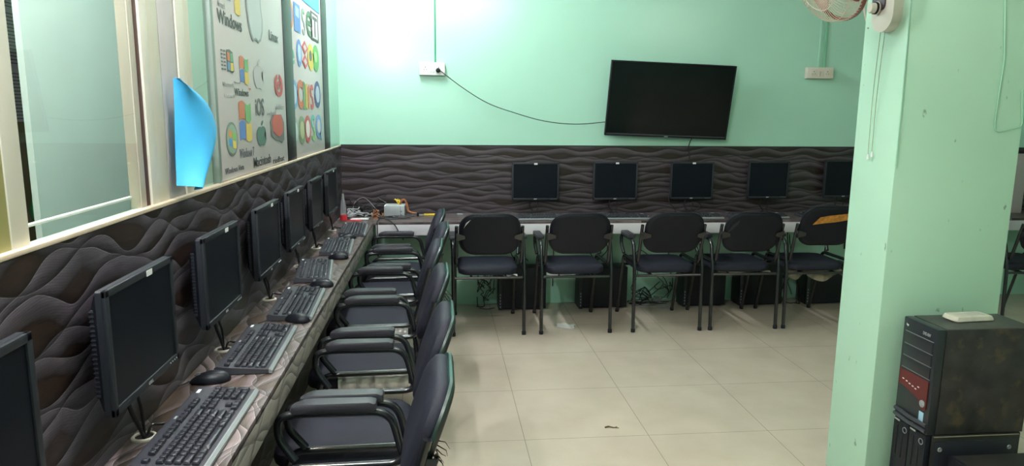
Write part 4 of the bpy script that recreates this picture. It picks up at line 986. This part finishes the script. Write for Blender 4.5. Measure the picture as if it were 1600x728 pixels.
for i, (x, z0) in enumerate(((.62, .33), (.66, .33), (.93, .12), (1.24, .34), (1.30, .33), (1.90, .2), (2.86, .2), (3.2, .33))):
    q = random.Random(40+i); P = [(x+q.uniform(-.02, .02), YB-.03, .70), (x+q.uniform(-.05, .05), YB-.06, .56), (x+q.uniform(-.06, .06), YB-.05, .45), (x+q.uniform(-.05, .05), YB-.04, z0+.03)]
    o = build('hanging_cable', tube(BM(), spline(P, 8), .004, 6), M_cable); tag(o, 'black cable hanging down behind the far desk to the towers', 'cable', 'cables hanging under the far desk')

# ------------------------------------------------------------------ clutter in the far left corner of the desk
ps = thing('power_supply', 'grey metal computer power supply on the corner desk, orange wires on top', 'power supply', (-.335, 5.335, ZD), math.radians(-3))
bm = box(BM(), (0, 0, .044), (.152, .13, .086), .002)
build('case', bm, M_smps, ps)
build('lid_flange', box(BM(), (0, 0, .0875), (.150, .128, .002), .0005), mat('bright steel', (.62, .65, .64), .4), ps)
build('lid_recess', box(BM(), (-.02, -.005, .0888), (.07, .05, .001)), mat('mid grey label', (.40, .42, .42), .5), ps)  # slightly darker grey patch on the lid
build('seam', box(BM(), (.045, -.0655, .044), (.0015, .001, .08)), M_dark, ps)
for z in (.02, .045): build('screw', lathe(BM(), [(0, .0015), (.003, .001), (.004, 0)], 8, frame((.052, -.0652, z), (1, 0, 0), (0, 0, 1))), M_dark, ps)
bm = BM()
for k in range(7):
    q = random.Random(k); o_ = Vector((q.uniform(-.006, .006), q.uniform(-.012, .012), q.uniform(-.005, .005)))
    tube(bm, spline([Vector(p)+o_ for p in ((.035, 0, .095), (.05, 0, .122), (.075, -.005, .125), (.09, -.01, .085), (.10, -.015, .045), (.135, -.02, .030), (.165, -.02, .028))], 6), .0030, 6)
wl = build('wire_loom', bm, M_orange, ps, label='orange wire loom')
bm = BM()
for k in range(9):
    q = random.Random(90+k); tube(bm, spline([(.03, q.uniform(-.02, .02), .09), (.02+q.uniform(-.01, .02), q.uniform(-.02, .02), .112), (.01+q.uniform(-.02, .03), q.uniform(-.02, .02), .115+q.uniform(0, .02))], 5), .0024, 5)
build('loose_wires', bm, M_yellow, wl, label='yellow loose wires')
build('connector', box(BM(), (.172, -.02, .020), (.016, .02, .032), .002), M_black, wl)
tangle('cable_pile', 'pile of black cables on the corner desk beside the power supply', (-.545, 5.375, ZD+.04), (.22, .11, .08), 18, .0034, M_cable, 11, None, ZD)
tangle('cable_pile', 'grey and white cables coiled on the corner desk', (-.590, 5.245, ZD+.035), (.14, .10, .055), 8, .0034, mat('pale cable', (.40, .40, .42), .5), 12, None, ZD)
tangle('cable_pile', 'orange and brown wires beside the power supply', (-.455, 5.235, ZD+.03), (.06, .08, .055), 9, .0024, M_orange, 13, None, ZD)
tangle('cable_pile', 'black cable coil in front of the power supply', (-.32, 5.20, ZD+.012), (.22, .06, .02), 5, .0032, M_cable, 14, None, ZD)
o = build('stiff_cable', tube(BM(), spline([(-.66, 5.36, ZD+.01), (-.64, 5.38, ZD+.10), (-.57, 5.39, ZD+.135), (-.49, 5.37, ZD+.06), (-.45, 5.34, ZD+.01)], 8), .002, 6), M_gcable); tag(o, 'thin grey cable arching above the cable pile', 'cable')
for k, P in enumerate(([(-.44, 5.16, ZD+.006), (-.445, 5.034, ZD+.006), (-.445, 5.031, ZD-.03), (-.447, 5.031, ZD-.14), (-.45, 5.04, .50)], [(-.40, 5.15, ZD+.006), (-.35, 5.034, ZD+.006), (-.315, 5.031, ZD-.03), (-.285, 5.031, ZD-.09), (-.26, 5.032, ZD-.13)])):
    o = build('hanging_cable', tube(BM(), spline(P, 8), .004, 6), M_cable); tag(o, ['black cable dropping straight over the pale desk front in the corner', 'black cable slanting over the pale desk front beside the corner'][k], 'cable')
bt = thing('bottle', 'small clear plastic bottle with red label beside the last left monitor', 'bottle', (-.690, 5.10, ZD))
build('body', lathe(BM(), [(0, 0), (.020, 0), (.024, .004), (.024, .05), (.020, .07), (.022, .085), (.018, .13), (.009, .165), (.007, .20), (0, .20)], 18), M_bottle, bt)
build('label_band', lathe(BM(), [(.0245, .008), (.0248, .01), (.0248, .046), (.0245, .048)], 18), M_red, bt, label='red label band')
o = build('marker_pen', lathe(BM(), [(0, -.07), (.006, -.068), (.008, -.05), (.008, .03), (.005, .055), (0, .07)], 12, frame((-.585, 5.13, ZD+.0085), (0, 0, 1), (0, 1, -.0))), M_label); tag(o, 'white marker pen lying before the cable pile', 'pen')
o = build('plastic_strip', box(BM(), (-.63, 5.11, ZD+.003), (.13, .03, .005), .001), M_red); tag(o, 'flat red plastic strip beside the clear bottle', 'strip')
ct = thing('cutter', 'yellow cutter lying on the far desk behind the left chair backs', 'cutter', (-.085, 5.36, ZD))
build('handle', box(BM(), (.02, 0, .008), (.11, .018, .014), .004), M_yellow, ct); build('blade_tip', box(BM(), (-.06, 0, .006), (.05, .010, .003), .001), M_rag2, ct)
o = build('adapter', box(BM(), (.155, 5.36, ZD+.008), (.05, .03, .014), .004), M_silver); tag(o, 'small grey adapter on the far desk behind the first chair', 'adapter')
# grey board glimpsed beyond the pillar
o = build('board_panel', box(BM(), (4.76, 5.33, ZD+.245), (.12, .02, .49), .003, Matrix.Identity(4)), mat('pinkish grey board', (.42, .36, .36), .6)); tag(o, 'narrow pinkish grey board standing on the desk beyond the pillar', 'board')
# litter on the floor
bm = BM(); tube(bm, spline([(0, 0, .004), (.02, .004, .006), (.04, -.004, .004), (.068, -.010, .003)], 5), [.004]*6+[.003]*5+[.0018]*5, 6); tube(bm, [(.045, -.004, .004), (.062, .004, .003)], .0018, 5)
o = build('twig', bm, mat('dry stem', (.12, .085, .04), .9)); o.location = (.800, 3.172, 0); tag(o, 'small dry twig on the beige floor tiles', 'twig')
def crumple(u, v): return Vector((.13*(u-.5)+.01*math.sin(v*7), .09*(v-.5), .004+.012*abs(math.sin(u*6+v*3))*abs(math.sin(v*5))))
o = build('paper_scrap', grid(BM(), crumple, 12, 10, .0008), M_rag2, sharp=20); o.location = (.90, 4.83, 0); o.rotation_euler = (0, 0, -.5); tag(o, 'crumpled pale paper scrap on floor by the second chair', 'paper')
